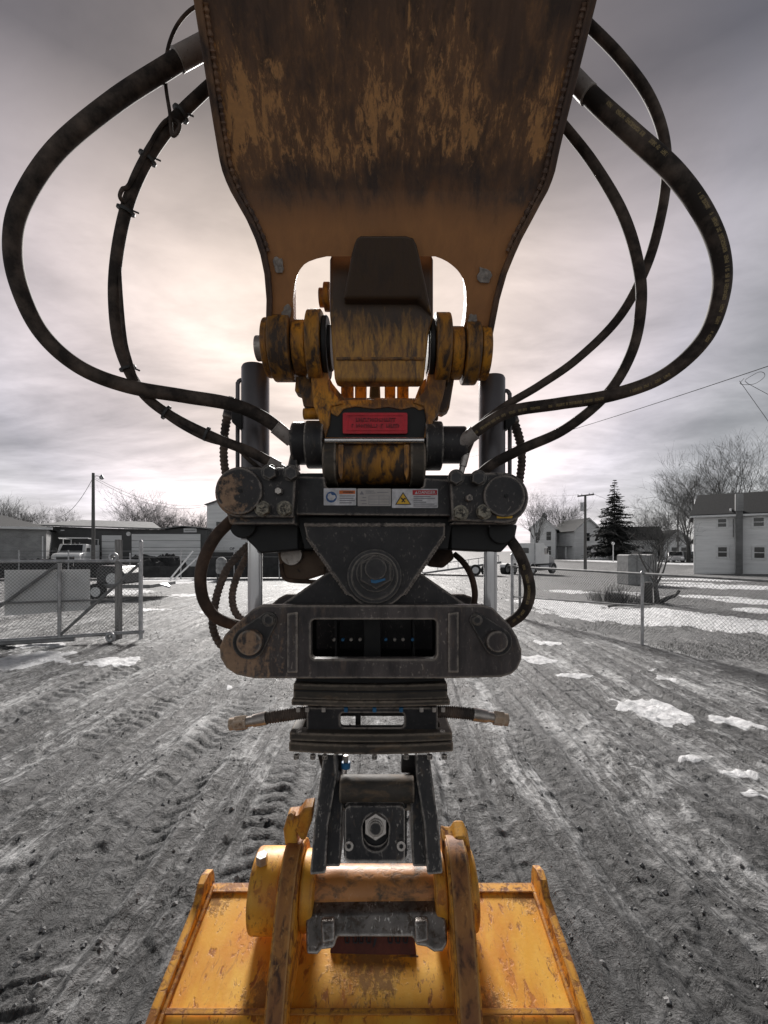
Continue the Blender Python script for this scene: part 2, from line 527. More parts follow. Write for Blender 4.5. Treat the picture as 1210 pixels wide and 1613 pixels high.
# greys of the yard and the street beyond
M['galv'] = plain('galvanised_steel', (0.50, 0.50, 0.51), 0.45, 0.5, 0.25, 9)
M['galvdark'] = plain('weathered_pipe', (0.27, 0.27, 0.27), 0.6, 0.3, 0.3, 7)
M['wire'] = plain('fence_wire', (0.30, 0.30, 0.30), 0.5, 0.5, 0.2, 9)
M['wood'] = plain('weathered_post_wood', (0.24, 0.235, 0.23), 0.9, 0, 0.45, 6, 0.3, stretch=(6, 6, 0.5))
M['polewood'] = plain('utility_pole_wood', (0.16, 0.155, 0.15), 0.9, 0, 0.35, 4, 0.2, stretch=(5, 5, 0.3))
M['cable'] = plain('cable_black', (0.06, 0.06, 0.06), 0.6, 0, 0.2, 5)
M['wallwhite'] = plain('white_siding', (0.90, 0.90, 0.90), 0.7, 0, 0.10, 1.5, stretch=(0.3, 0.3, 3))
M['siding'] = plain('grey_clapboard', (0.92, 0.92, 0.92), 0.8, 0, 0.10, 1.3, stretch=(0.5, 0.5, 4))
M['wallgrey'] = plain('grey_metal_wall', (0.10, 0.10, 0.10), 0.7, 0, 0.25, 0.8)
M['trim'] = plain('white_trim', (0.84, 0.84, 0.84), 0.6, 0, 0.1, 3)
M['roof'] = plain('dark_shingle_roof', (0.030, 0.030, 0.031), 0.9, 0, 0.5, 9, 0.3, stretch=(1, 1, 4))
M['rooflight'] = plain('weathered_grey_roof', (0.26, 0.26, 0.26), 0.85, 0, 0.3, 3)
M['rubbertyre'] = plain('tyre_rubber', (0.035, 0.035, 0.035), 0.8, 0, 0.3, 14)
M['vehwhite'] = plain('white_vehicle_paint', (0.84, 0.84, 0.84), 0.3, 0, 0.06, 3)
M['vehdark'] = plain('dark_vehicle_paint', (0.05, 0.05, 0.052), 0.35, 0, 0.2, 3)
M['vehgrey'] = plain('grey_vehicle_paint', (0.30, 0.30, 0.31), 0.35, 0, 0.15, 3)
M['glass'] = plain('dark_window_glass', (0.03, 0.03, 0.032), 0.08, 0, 0.2, 2, spec=0.8)
M['bark'] = plain('winter_bark', (0.10, 0.097, 0.095), 0.95, 0, 0.35, 5, 0.4, stretch=(3, 3, 0.6))
M['twig'] = plain('bare_twigs', (0.12, 0.118, 0.115), 0.95, 0, 0.25, 3)
M['needle'] = plain('spruce_needles', (0.050, 0.052, 0.050), 0.9, 0, 0.4, 3)
M['straw'] = plain('dead_grass', (0.20, 0.197, 0.19), 0.95, 0, 0.5, 1.5)
M['screen'] = plain('dark_fence_screen', (0.045, 0.045, 0.046), 0.9, 0, 0.4, 3)
M['tarp'] = plain('pale_tarp', (0.34, 0.34, 0.34), 0.8, 0, 0.25, 5, 0.4)


def brick_mat(name, a, b2, mortar, scale):
    m, nt, b = new_mat(name)
    g = coords(nt)
    sp = nt.nodes.new('ShaderNodeSeparateXYZ')
    nt.links.new(g, sp.inputs[0])
    v = node(nt, 'ShaderNodeCombineXYZ', {0: mth(nt, 'ADD', sp.outputs[0], sp.outputs[1]), 1: sp.outputs[2], 2: 0.0})
    c = node(nt, 'ShaderNodeTexBrick', {'Vector': v, 'Color1': a, 'Color2': b2, 'Mortar': mortar, 'Scale': scale, 'Mortar Size': 0.015, 'Brick Width': 0.5, 'Row Height': 0.18})
    put(nt, b.inputs['Base Color'], mixc(nt, 0.5, c, ramp(nt, noise(nt, g, 1.2, 5), [(0.3, 0.12), (0.7, 0.34)]), 'MIX'))
    b.inputs['Roughness'].default_value = 0.9
    return m


M['brick'] = brick_mat('grey_brickwork', (0.34, 0.34, 0.34), (0.46, 0.46, 0.46), (0.55, 0.55, 0.55), 2.0)
M['brickdark'] = brick_mat('dark_chimney_brick', (0.08, 0.08, 0.08), (0.13, 0.13, 0.13), (0.24, 0.24, 0.24), 2.2)


# ------------------------------------------------------------------ ground
PERM = rng.random((256, 256))


def vnoise(x, y):
    xi, yi = np.floor(x).astype(int), np.floor(y).astype(int)
    fx, fy = x - xi, y - yi
    fx, fy = fx * fx * (3 - 2 * fx), fy * fy * (3 - 2 * fy)
    a, b = PERM[xi & 255, yi & 255], PERM[(xi + 1) & 255, yi & 255]
    c, d = PERM[xi & 255, (yi + 1) & 255], PERM[(xi + 1) & 255, (yi + 1) & 255]
    return (a * (1 - fx) + b * fx) * (1 - fy) + (c * (1 - fx) + d * fx) * fy


def fbm(x, y, o=4, g=0.5):
    s, a, t = 0, 1, 0
    for k in range(o):
        s = s + a * vnoise(x * 2 ** k + 17.3 * k, y * 2 ** k + 5.1 * k)
        t += a
        a *= g
    return s / t


def sstep(a, b, x):
    t = np.clip((x - a) / (b - a), 0, 1)
    return t * t * (3 - 2 * t)


def terrain(x, y):
    """broad shape of the land: a shallow dip by the houses on the right"""
    return -0.42 * np.exp(-((x - 20) / 12) ** 2 / 1.0 - ((y - 36) / 11) ** 2)


def gz(x, y):
    return float(terrain(np.float64(x), np.float64(y)))


BANDS = ((-0.62, 0.34, 0.115, 1), (-1.35, 0.42, 0.13, -1), (-2.25, 0.40, 0.12, 1), (-3.3, 0.45, 0.14, -1), (0.55, 0.36, 0.12, -1), (1.15, 0.34, 0.11, 1), (2.1, 0.40, 0.13, 1))
# snow left lying: (pixel x, pixel y of its middle, half width, half height in pixels, cover)
SNOWPX = ((30, 1040, 75, 16, .9), (182, 1043, 55, 9, .9), (110, 1072, 70, 9, .45), (60, 1016, 60, 6, .6), (270, 914, 75, 6, 1.0), (190, 934, 55, 5, .8), (300, 938, 50, 5, .6), (240, 960, 60, 4, .45), (320, 965, 50, 3, .5),
          (880, 952, 60, 12, .95), (960, 968, 85, 14, 1.1), (1060, 972, 90, 16, 1.1), (1170, 984, 90, 16, 1.1), (1150, 923, 85, 5, 1.0), (1120, 940, 55, 4, .7), (1190, 948, 60, 6, .9), (1120, 908, 80, 4, 1.1), (1080, 916, 40, 3, .8), (900, 932, 40, 4, .8),
          (985, 885, 40, 4, 1.1), (940, 880, 45, 4, 1.1), (1000, 935, 30, 5, .7), (1195, 962, 40, 5, .9),
          (1038, 1121, 42, 20, 1.15), (845, 1038, 35, 6, .8), (900, 1063, 35, 6, .6), (1050, 1068, 30, 7, .55), (1160, 1132, 45, 15, .7), (1090, 1195, 30, 9, .6), (1150, 1215, 55, 14, .5), (1195, 1250, 40, 9, .45), (1030, 1052, 20, 5, .5), (365, 1080, 35, 6, .55), (235, 1100, 50, 6, .35), (870, 1013, 40, 5, .5), (1120, 1040, 70, 5, .35))


def ground_height(x, y, fine=True):
    near = 1 - sstep(9, 16, y)
    h = terrain(x, y) + 0.03 * (fbm(x * 0.5 + 3, y * 0.22, 3) - 0.5) * np.minimum(1, y / 2)
    wob = 0.10 * (fbm(y * 0.35 + 9, y * 0 + 2.0, 2) - 0.5) + 0.02 * y * (fbm(y * 0.12, y * 0 + 4, 2) - 0.5)
    h = h + near * 0.034 * (fbm((x + wob) * 5.5, y * 0.22 + 11, 5, 0.62) - 0.5)
    r = 1 - np.abs(2 * fbm((x + wob) * 3.1 + 40, y * 0.16 + 3, 3) - 1)
    h = h - near * 0.030 * sstep(0.82, 0.98, r)
    for xc, w, pitch, sgn in BANDS:
        u = (x + wob * (1 + 0.3 * sgn) - xc) / (w / 2)
        m = 1 - sstep(0.8, 1.05, np.abs(u))
        sh = np.exp(-((np.abs(u) - 1.18) / 0.16) ** 2)
        gate = sstep(0.36, 0.56, fbm(x * 0.7 + xc * 9, y * 0.45 + 30, 3))
        ph = y / pitch + sgn * np.abs(u) * 0.8 + 0.7 * (fbm(x * 5, y * 2 + 70, 3) - 0.5)
        lug = sstep(0.35, 0.5, np.abs((ph % 1.0) * 2 - 1))
        h = h + near * (-0.016 * m * gate + 0.016 * sh * gate * (0.4 + vnoise(x * 9, y * 5)) + (0.014 if xc < 0 else 0.005) * m * gate * lug * sstep(0.3, 0.55, vnoise(x * 6 + 3, y * 4)))
    h = h + (0.4 + 0.6 * near) * (0.022 * (fbm(x * 6 + 50, y * 4, 4, 0.6) - 0.5) + 0.011 * (fbm(x * 26, y * 20, 3, 0.6) - 0.5))
    cl = fbm(x * 11 + 8, y * 9 + 21, 3)
    h = h + near * 0.012 * sstep(0.60, 0.78, cl)
    return h


def snow_cover(x, y):
    s = np.zeros_like(x)
    py = HY + CAM_H * FPX / y
    n = fbm(x * 1.1 + 5, y * 0.9 + 2, 5, 0.6)
    n2 = fbm(x * 4 + 1, y * 3 + 9, 3, 0.6)
    for (sx, sy, rx, ry, a) in SNOWPX:
        d0 = CAM_H * FPX / (sy - HY)
        X0, RX = (sx - CX) * d0 / FPX, rx * d0 / FPX
        RY = ry * d0 * d0 / (CAM_H * FPX)
        q = ((x - X0 + 0.15 * (y - d0)) / RX) ** 2 + ((y - d0) / RY) ** 2
        s = np.maximum(s, a * np.exp(-q * 0.9))
    n3 = fbm(x * 13 + 3, y * 8 + 5, 2, 0.6)
    return sstep(0.36, 0.62, 1.14 * s * (0.35 + 1.25 * n) + 0.60 * (n2 - 0.5) + 0.28 * (n3 - 0.5))


def sheet(rows, cols, fx, name):
    """grid over the land, finer towards the standpoint"""
    u = np.linspace(-1, 1, cols)
    Y = np.repeat(rows[:, None], cols, 1)
    X = u[None, :] * fx(Y)
    S = snow_cover(X, np.maximum(Y, 0.8))
    Z = ground_height(X, Y) + 0.013 * S
    me = bpy.data.meshes.new(name)
    nr = len(rows)
    V = np.stack([X, Y, Z], -1).reshape(-1, 3)
    i = np.arange(nr * cols).reshape(nr, cols)
    F = np.stack([i[:-1, :-1], i[:-1, 1:], i[1:, 1:], i[1:, :-1]], -1).reshape(-1, 4)
    me.vertices.add(len(V))
    me.vertices.foreach_set('co', V.ravel())
    me.loops.add(F.size)
    me.loops.foreach_set('vertex_index', F.ravel())
    me.polygons.add(len(F))
    me.polygons.foreach_set('loop_start', np.arange(0, F.size, 4))
    me.update(calc_edges=True)
    a = me.attributes.new('snow', 'FLOAT', 'POINT')
    a.data.foreach_set('value', S.ravel())
    me.shade_smooth()
    return me


gm, nt, b = new_mat('muddy_yard_ground')
g = coords(nt)
# tracks wander: bend the streak coordinates and let them fade in and out
wv = noise(nt, scaled(nt, g, (0.7, 0.35, 1)), 1.0, 4, 0.6, out=1)
wv2 = noise(nt, scaled(nt, g, (5, 3, 1)), 1.0, 3, 0.6, out=1)
gw = vmth(nt, 'ADD', g, vmth(nt, 'MULTIPLY', vmth(nt, 'SUBTRACT', wv, (0.5, 0.5, 0.5)), (0.6, 0, 0)))
gw = vmth(nt, 'ADD', gw, vmth(nt, 'MULTIPLY', vmth(nt, 'SUBTRACT', wv2, (0.5, 0.5, 0.5)), (0.035, 0, 0)))
fade = ramp(nt, noise(nt, scaled(nt, g, (1.1, 0.5, 1), (9, 4, 0)), 1.0, 4, 0.6), [(0.40, 0.55), (0.60, 1.3)])
fade2 = ramp(nt, noise(nt, scaled(nt, g, (1.9, 0.9, 1), (2, 8, 0)), 1.0, 4, 0.6), [(0.40, 0.5), (0.60, 1.35)])
st = mth(nt, 'ADD', 0.5, mth(nt, 'MULTIPLY', mth(nt, 'SUBTRACT', noise(nt, scaled(nt, gw, (6, 0.45, 1)), 1.0, 6, 0.64, 0.6), 0.5), fade))
st2 = mth(nt, 'ADD', 0.5, mth(nt, 'MULTIPLY', mth(nt, 'SUBTRACT', noise(nt, scaled(nt, gw, (30, 4.5, 1), (4, 2, 0)), 1.0, 6, 0.7, 0.7), 0.5), fade2))
pt = noise(nt, scaled(nt, g, (1, 0.6, 1)), 1.3, 6, 0.62, 0.8)
gr = noise(nt, g, 42, 6, 0.72, 0.2)
gr2 = noise(nt, g, 9, 6, 0.68, 0.5)
mixv = mth(nt, 'ADD', mth(nt, 'MULTIPLY', st, 0.25), mth(nt, 'ADD', mth(nt, 'MULTIPLY', st2, 0.25), mth(nt, 'ADD', mth(nt, 'MULTIPLY', pt, 0.20), mth(nt, 'ADD', mth(nt, 'MULTIPLY', gr, 0.12), mth(nt, 'MULTIPLY', gr2, 0.18)))))
gc = ramp(nt, mixv, [(0.435, 0.010), (0.472, 0.042), (0.500, 0.135), (0.528, 0.33), (0.575, 0.66)])
spg = nt.nodes.new('ShaderNodeSeparateXYZ')
nt.links.new(g, spg.inputs[0])
# wet wheel tracks running away down the yard
spw = nt.nodes.new('ShaderNodeSeparateXYZ')
nt.links.new(gw, spw.inputs[0])
trk = None
for xc, w in ((-0.62, 0.30), (-1.35, 0.38), (-2.25, 0.34), (-3.3, 0.4), (0.60, 0.32), (1.22, 0.30), (2.1, 0.36), (3.0, 0.3)):
    t_ = node(nt, 'ShaderNodeMapRange', {0: mth(nt, 'ABSOLUTE', mth(nt, 'SUBTRACT', spw.outputs[0], xc)), 1: w * 0.30, 2: w * 0.62, 3: 1.0, 4: 0.0})
    trk = t_ if trk is None else mth(nt, 'MAXIMUM', trk, t_)
trk = mth(nt, 'MULTIPLY', trk, ramp(nt, mth(nt, 'ADD', mth(nt, 'MULTIPLY', pt, 0.5), mth(nt, 'MULTIPLY', gr2, 0.5)), [(0.42, 0.0), (0.56, 0.75)]))
gc = mixc(nt, trk, gc, (0.045, 0.045, 0.046))
# the grassy yard beyond the fence on the right is darker turf
turf = mth(nt, 'MULTIPLY', node(nt, 'ShaderNodeMapRange', {0: mth(nt, 'ADD', spg.outputs[0], mth(nt, 'MULTIPLY', spg.outputs[1], 0.353)), 1: 6.4, 2: 7.0}), node(nt, 'ShaderNodeMapRange', {0: spg.outputs[1], 1: 5.0, 2: 6.5}))
tc = ramp(nt, mth(nt, 'ADD', mth(nt, 'MULTIPLY', gr2, 0.5), mth(nt, 'MULTIPLY', gr, 0.5)), [(0.35, 0.05), (0.5, 0.12), (0.66, 0.26)])
gc = mixc(nt, mth(nt, 'MULTIPLY', turf, 0.8), gc, tc)
# vignette darkening painted into the ground colour nearest the camera
vignette_dark = node(nt, 'ShaderNodeMapRange', {0: mth(nt, 'ADD', spg.outputs[1], mth(nt, 'MULTIPLY', mth(nt, 'SUBTRACT', pt, 0.5), 2.2)), 1: 1.3, 2: 3.0, 3: 0.72, 4: 0.0})
gc = mixc(nt, vignette_dark, gc, (0.05, 0.05, 0.05))
snow_a = node(nt, 'ShaderNodeAttribute', attribute_name='snow', out=2)
sn = node(nt, 'ShaderNodeMapRange', {0: mth(nt, 'ADD', snow_a, mth(nt, 'MULTIPLY', mth(nt, 'SUBTRACT', gr2, 0.5), 0.7)), 1: 0.4, 2: 0.62})
gc = mixc(nt, sn, gc, mixc(nt, ramp(nt, gr2, [(0.35, 0.0), (0.6, 1.0)]), (0.55, 0.55, 0.56), (0.94, 0.94, 0.95)))
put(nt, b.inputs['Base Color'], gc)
wet = ramp(nt, mixv, [(0.42, 0.34), (0.5, 0.62), (0.6, 0.85)])
put(nt, b.inputs['Roughness'], wet)
b.inputs['Specular IOR Level'].default_value = 0.35
bh = mth(nt, 'ADD', mth(nt, 'MULTIPLY', gr, 0.3), mth(nt, 'ADD', mth(nt, 'MULTIPLY', st2, 0.5), mth(nt, 'MULTIPLY', gr2, 0.8)))
put(nt, b.inputs['Normal'], node(nt, 'ShaderNodeBump', {'Height': bh, 'Strength': 0.9, 'Distance': 0.05}))
M['ground'] = gm

rows = np.concatenate([np.linspace(-6, 0.55, 30), 0.6 * np.exp(np.linspace(0, math.log(110 / 0.6), 1000)), 112 * np.exp(np.linspace(0, math.log(25), 40))])
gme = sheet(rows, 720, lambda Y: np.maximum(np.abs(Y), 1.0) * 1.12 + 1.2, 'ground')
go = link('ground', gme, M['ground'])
go['kind'] = 'structure'
far = MB()
far.v = [Vector(p) for p in ((-2500, -2000, -0.5), (2500, -2000, -0.5), (2500, 3000, -0.5), (-2500, 3000, -0.5))]
far.f = [[0, 1, 2, 3]]
fo = link('far_ground', far.mesh('far_ground', 0), plain('far_turf', (0.14, 0.14, 0.14), 0.95, 0, 0.4, 0.05))
fo['kind'] = 'structure'

# loose clods and stones trodden over the mud
cl = MB()
for k in range(3200):
    d = 1.3 * math.exp(random.random() * math.log(9 / 1.3))
    x = random.uniform(-1, 1) * (d * 0.95 + 0.2)
    r = random.choice((0.003, 0.004, 0.005, 0.007, 0.011)) * random.uniform(0.7, 1.4)
    z = float(ground_height(np.float64(x), np.float64(d)))
    bidx = len(cl.v)
    a0 = random.random() * 6
    for j, (ax, ay, az) in enumerate(((1, 0, 0), (0, 1, 0), (-1, 0, 0), (0, -1, 0), (0.15, 0.1, 0.8), (0, 0, -0.6), (0.6, 0.6, 0.4), (-0.6, 0.5, 0.45), (-0.5, -0.6, 0.4), (0.6, -0.5, 0.5))):
        s = r * random.uniform(0.7, 1.25)
        cl.v.append(Vector((x + s * (ax * math.cos(a0) - ay * math.sin(a0)), d + s * (ax * math.sin(a0) + ay * math.cos(a0)), z + s * az)))
    i = bidx
    for tri in ((0, 6, 4), (6, 1, 4), (1, 7, 4), (7, 2, 4), (2, 8, 4), (8, 3, 4), (3, 9, 4), (9, 0, 4), (0, 1, 6), (1, 2, 7), (2, 3, 8), (3, 0, 9)):
        cl.f.append([i + t for t in tri])
co = link('loose_clods', cl.mesh('loose_clods', 0, fix=False), plain('clod_earth', (0.20, 0.20, 0.20), 0.9, 0, 0.7, 30))
co['kind'] = 'stuff'
co['label'] = 'loose clods and small stones scattered over the muddy ground'

# dead winter grass tufts in the fenced yard and along the gate
gb = MB()
for k in range(26000):
    if random.random() < 0.8:
        d = 6.2 * math.exp(random.random() * math.log(30 / 6.2))
        x = random.uniform(6.6 - 0.353 * d, d * 0.95)
    else:
        d = random.uniform(7.6, 16)
        x = random.uniform(-d * 0.95, -d * 0.5)
    gate_ = float(fbm(np.float64(x * 0.9 + 60), np.float64(d * 0.9), 3))
    if (-3.4 < x < 2.6) or gate_ < 0.47 + random.uniform(-0.06, 0.06):
        continue
    h = random.uniform(0.012, 0.05) * (1.8 if random.random() < 0.08 else 1)
    z = float(ground_height(np.float64(x), np.float64(d))) - 0.005
    a, lean = random.random() * 6.283, random.uniform(0, 0.9)
    w = 0.002 + 0.0004 * d
    dx, dy = math.cos(a) * w, math.sin(a) * w
    bi = len(gb.v)
    gb.v += [Vector((x - dx, d - dy, z)), Vector((x + dx, d + dy, z)), Vector((x + h * lean * math.sin(a), d - h * lean * math.cos(a), z + h))]
    gb.f.append([bi, bi + 1, bi + 2])
go2 = link('grass', gb.mesh('grass', 0, fix=False), M['straw'])
go2['kind'] = 'stuff'
go2['label'] = 'short dead winter grass in the fenced yard and beside the gate'
# ================================================================== the machine
def Y3(pts, off=0.0):
    return [P(x, y, d) + Vector((0, off, 0)) for x, y, d in pts]


def cylx(mb, x0, x1, yc, rpx, d, n=36):
    """cylinder lying across the picture between two pixel columns, axis at distance d"""
    a, b_ = P(x0, yc, d), P(x1, yc, d)
    return mb.cyl(a, b_, rpx * d / FPX, n=n)


def cyly(mb, x, y, rpx, d0, d1, n=24, r2=None):
    """cylinder pointing at the viewer: front face at d0, back at d1"""
    a = P(x, y, d0)
    r = rpx * d0 / FPX
    return mb.cyl(a, (a.x, d1, a.z), r, r if r2 is None else r2 * d0 / FPX, n=n)


def bolt(x, y, rpx, d0, d1, mat, parent, name='bolt', washer=True):
    mb = MB()
    cyly(mb, x, y, rpx * 0.9, d0, d0 + (d1 - d0) * 0.15, 6, rpx)
    cyly(mb, x, y, rpx, d0 + (d1 - d0) * 0.15, d1 - 0.004 if washer else d1, 6)
    if washer:
        cyly(mb, x, y, rpx * 1.15, d1 - 0.004, d1, 20)
    return part(name, mb, mat, parent, 0.0012)


# ---------------------------------------------------------------- excavator arm
arm = thing('excavator_arm', (-0.02, 0.2, 2.0), 'grimy brown and yellow excavator arm hanging overhead with a forked end', 'excavator arm')


def arm_depth(y):
    if y <= 300:
        dA, zA, k = 1.06, 1.5 + 568 * 1.06 / 700, -0.924
    else:
        dA, zA, k = 1.06, 1.5 + 568 * 1.06 / 700, -1.267
    return (zA - k * dA - 1.5) / ((868 - y) / 700 - k)


def lerp_tab(tab, y):
    ys, xs = zip(*tab)
    return float(np.interp(y, ys, xs))


XL = ((0, 320), (100, 335), (200, 350), (250, 358), (275, 364), (300, 375), (320, 386), (345, 400), (375, 413), (400, 421), (430, 427), (470, 430), (535, 428))
XR = ((0, 925), (100, 901), (200, 877), (240, 868), (275, 861), (300, 851), (320, 840), (345, 827), (375, 811), (400, 800), (430, 788), (470, 777), (535, 765))
IL = ((404, 519), (406, 505), (410, 490), (416, 480), (424, 473), (436, 467), (450, 464), (470, 462), (535, 463))
IR = ((404, 683), (408, 697), (413, 706), (419, 714), (428, 723), (440, 730), (455, 734), (480, 735), (505, 733), (535, 726))


def strip(mb, rows, thick):
    """sheet between left and right edge points row by row, with thickness along its normal"""
    b0 = len(mb.v)
    for L, R in rows:
        for k in range(5):
            mb.v.append(L.lerp(R, k / 4))
    n = len(rows)
    off = Vector(thick)
    m = len(mb.v) - b0
    mb.v += [v + off for v in mb.v[b0:b0 + m]]
    for i in range(n - 1):
        for k in range(4):
            a = b0 + i * 5 + k
            mb.f.append([a, a + 1, a + 6, a + 5])
            mb.f.append([a + m, a + 5 + m, a + 6 + m, a + 1 + m])
        for k in (0, 4):
            a = b0 + i * 5 + k
            mb.f.append([a, a + 5, a + 5 + m, a + m])
    for i in (0, n - 1):
        for k in range(4):
            a = b0 + i * 5 + k
            mb.f.append([a, a + 1, a + 1 + m, a + m])


UPN = Vector((0, 0.679, 0.734))
ys_plate = list(np.linspace(0, 290, 30)) + [296, 300, 304] + list(np.linspace(310, 404, 16))
p0L, p0R = P(320, 0, arm_depth(0)), P(925, 0, arm_depth(0))
DIR = Vector((0, -0.735, 0.679))
ext = [(p0L + DIR * s, p0R + DIR * s) for s in (1.6, 1.0, 0.5, 0.2)]
rows_p = ext + [(P(lerp_tab(XL, y), y, arm_depth(y)), P(lerp_tab(XR, y), y, arm_depth(y))) for y in ys_plate]

am, nt, b = new_mat('peeling_arm_underside')
g = coords(nt)
sv = scaled(nt, g, (1.5, 0.6, 0.6))
n1 = noise(nt, sv, 46, 8, 0.75, 0.35)
n2 = noise(nt, sv, 6.5, 6, 0.62, 0.2)
n5 = noise(nt, scaled(nt, sv, (1, 1, 1), (3, 7, 2)), 15, 7, 0.68, 0.4)
n3 = noise(nt, scaled(nt, g, (46, 4, 4)), 1.0, 6, 0.65)
n4 = noise(nt, g, 120, 4, 0.65)
c = ramp(nt, n2, [(0.35, (0.080, 0.054, 0.044)), (0.65, (0.21, 0.12, 0.075))])
c = mixc(nt, ramp(nt, n3, [(0.40, 0.0), (0.62, 0.35)]), c, (0.27, 0.155, 0.10))
# patches where the old paint shows through, rubbed across the middle of the plate
spz = nt.nodes.new('ShaderNodeSeparateXYZ')
nt.links.new(g, spz.inputs[0])
zmid = mth(nt, 'ABSOLUTE', mth(nt, 'SUBTRACT', spz.outputs[2], 2.445))
zone = node(nt, 'ShaderNodeMapRange', {0: zmid, 1: 0.02, 2: 0.12, 3: 0.070, 4: -0.035})
pv = mth(nt, 'ADD', mth(nt, 'ADD', mth(nt, 'MULTIPLY', n1, 0.40), mth(nt, 'ADD', mth(nt, 'MULTIPLY', n5, 0.35), mth(nt, 'MULTIPLY', n2, 0.25))), zone)
smear = node(nt, 'ShaderNodeMapRange', {0: pv, 1: 0.48, 2: 0.60})
patch = node(nt, 'ShaderNodeMapRange', {0: pv, 1: 0.555, 2: 0.60})
c = mixc(nt, mth(nt, 'MULTIPLY', smear, 0.55), c, mixc(nt, n4, (0.66, 0.32, 0.12), (0.27, 0.14, 0.07)))
edgep = node(nt, 'ShaderNodeMapRange', {0: n5, 1: 0.53, 2: 0.60})
c = mixc(nt, mth(nt, 'MULTIPLY', edgep, 0.6), c, (0.055, 0.042, 0.038))
c = mixc(nt, mth(nt, 'MULTIPLY', patch, 0.8), c, mixc(nt, n4, (0.95, 0.50, 0.19), (0.60, 0.30, 0.13)))
# dark band along the fold, plain brown below it
band = node(nt, 'ShaderNodeMapRange', {0: mth(nt, 'ABSOLUTE', mth(nt, 'ADD', mth(nt, 'SUBTRACT', spz.outputs[2], 2.362), mth(nt, 'MULTIPLY', mth(nt, 'SUBTRACT', n2, 0.5), 0.06))), 1: 0.012, 2: 0.035, 3: 1.0, 4: 0.0})
low = node(nt, 'ShaderNodeMapRange', {0: mth(nt, 'ADD', spz.outputs[2], mth(nt, 'ADD', mth(nt, 'MULTIPLY', mth(nt, 'SUBTRACT', n2, 0.5), 0.10), mth(nt, 'MULTIPLY', mth(nt, 'SUBTRACT', n5, 0.5), 0.08))), 1: 2.300, 2: 2.375, 3: 1.0, 4: 0.0})
c = mixc(nt, low, c, mixc(nt, n5, (0.34, 0.16, 0.08), (0.72, 0.34, 0.13)))
c = mixc(nt, mth(nt, 'MULTIPLY', mth(nt, 'MULTIPLY', band, ramp(nt, n5, [(0.42, 0.25), (0.58, 1.0)])), 0.7), c, (0.075, 0.060, 0.058))
put(nt, b.inputs['Base Color'], c)
b.inputs['Roughness'].default_value = 0.55
put(nt, b.inputs['Normal'], node(nt, 'ShaderNodeBump', {'Height': mth(nt, 'ADD', mth(nt, 'MULTIPLY', patch, -1.0), mth(nt, 'MULTIPLY', n4, 0.5)), 'Strength': 0.4, 'Distance': 0.003}))
M['underside'] = am

mb = MB()
strip(mb, rows_p, UPN * 0.025)
part('underside_plate', mb, M['underside'], arm, label='dark underside of the arm with orange paint peeling through')
for side, O, I in ((-1, XL, IL), (1, XR, IR)):
    ysl = list(np.linspace(403, 535, 30))
    mb = MB()
    rr = []
    for y in ysl:
        d = arm_depth(y)
        a, b_ = P(lerp_tab(O, y), y, d), P(lerp_tab(I, y), y, d)
        rr.append((a, b_) if side < 0 else (b_, a))
    strip(mb, rr, UPN * 0.05)
    leg = part('fork_leg', mb, M['underside'], arm)
    # side plate whose edge stands proud all along the arm
    mb = MB()
    rr = []
    for L, R in ext:
        rr.append((L if side < 0 else R, 0.40))
    for y in list(np.linspace(0, 300, 20)) + list(np.linspace(306, 535, 40)):
        d = arm_depth(y)
        rr.append((P(lerp_tab(O, y), y, d), float(np.interp(y, (0, 280, 420, 535), (0.40, 0.38, 0.12, 0.06)))))
    th = Vector((side * 0.016, 0, 0))
    b0 = len(mb.v)
    for p, h in rr:
        q = p - UPN * 0.012
        mb.v += [q, q + th, q + th + UPN * h, q + UPN * h]
    for i in range(len(rr) - 1):
        for k in range(4):
            j = (k + 1) % 4
            mb.f.append([b0 + i * 4 + k, b0 + i * 4 + j, b0 + i * 4 + 4 + j, b0 + i * 4 + 4 + k])
    mb.f.append([b0, b0 + 1, b0 + 2, b0 + 3])
    e = len(mb.v) - 4
    mb.f.append([e, e + 1, e + 2, e + 3])
    part('side_plate', mb, M['arm'], arm, 0.003)
    # worn weld scars on the leg
    for (wx, wy, rx, ry) in (((439, 417, 9, 14), (452, 492, 8, 13)) if side < 0 else ((763, 433, 11, 15), (744, 505, 9, 12))):
        mb = MB()
        d = arm_depth(wy)
        pts = []
        for k in range(14):
            a = 2 * math.pi * k / 14
            q = random.uniform(0.7, 1.15)
            pts.append(P(wx + rx * q * math.cos(a), wy + ry * q * math.sin(a), arm_depth(wy + ry * q * math.sin(a))) - UPN * 0.001)
        mb.prism(pts, -UPN * 0.004)
        part('weld_scar', mb, M['weld'], leg, 0.0015)
for tab, sgn in ((XL, 1), (XR, -1)):
    mb = MB()
    pth, rds = [], []
    for y in np.linspace(4, 395, 150):
        pth.append(P(lerp_tab(tab, y) + sgn * 3.0, y, arm_depth(y)) - UPN * 0.003)
        rds.append(0.0055 + 0.0013 * math.sin(y * 1.9) + random.uniform(-0.0008, 0.0008))
    mb.tube(pth, rds, 8)
    part('weld_bead', mb, M['arm'], arm)
# upper cover of the box arm
mb = MB()
rows_t = [(L + UPN * 0.36, R + UPN * 0.36) for L, R in rows_p if L.z > 2.37]
strip(mb, rows_t, UPN * 0.02)
part('cover_plate', mb, M['yellow'], arm)
mb = MB()
L, R = rows_t[-1]
q = [rows_p[len(rows_t) - 1][0] + UPN * 0.025, rows_p[len(rows_t) - 1][1] + UPN * 0.025, R, L]
mb.prism(q, (0, -0.012, -0.012))
part('end_plate', mb, M['arm'], arm)

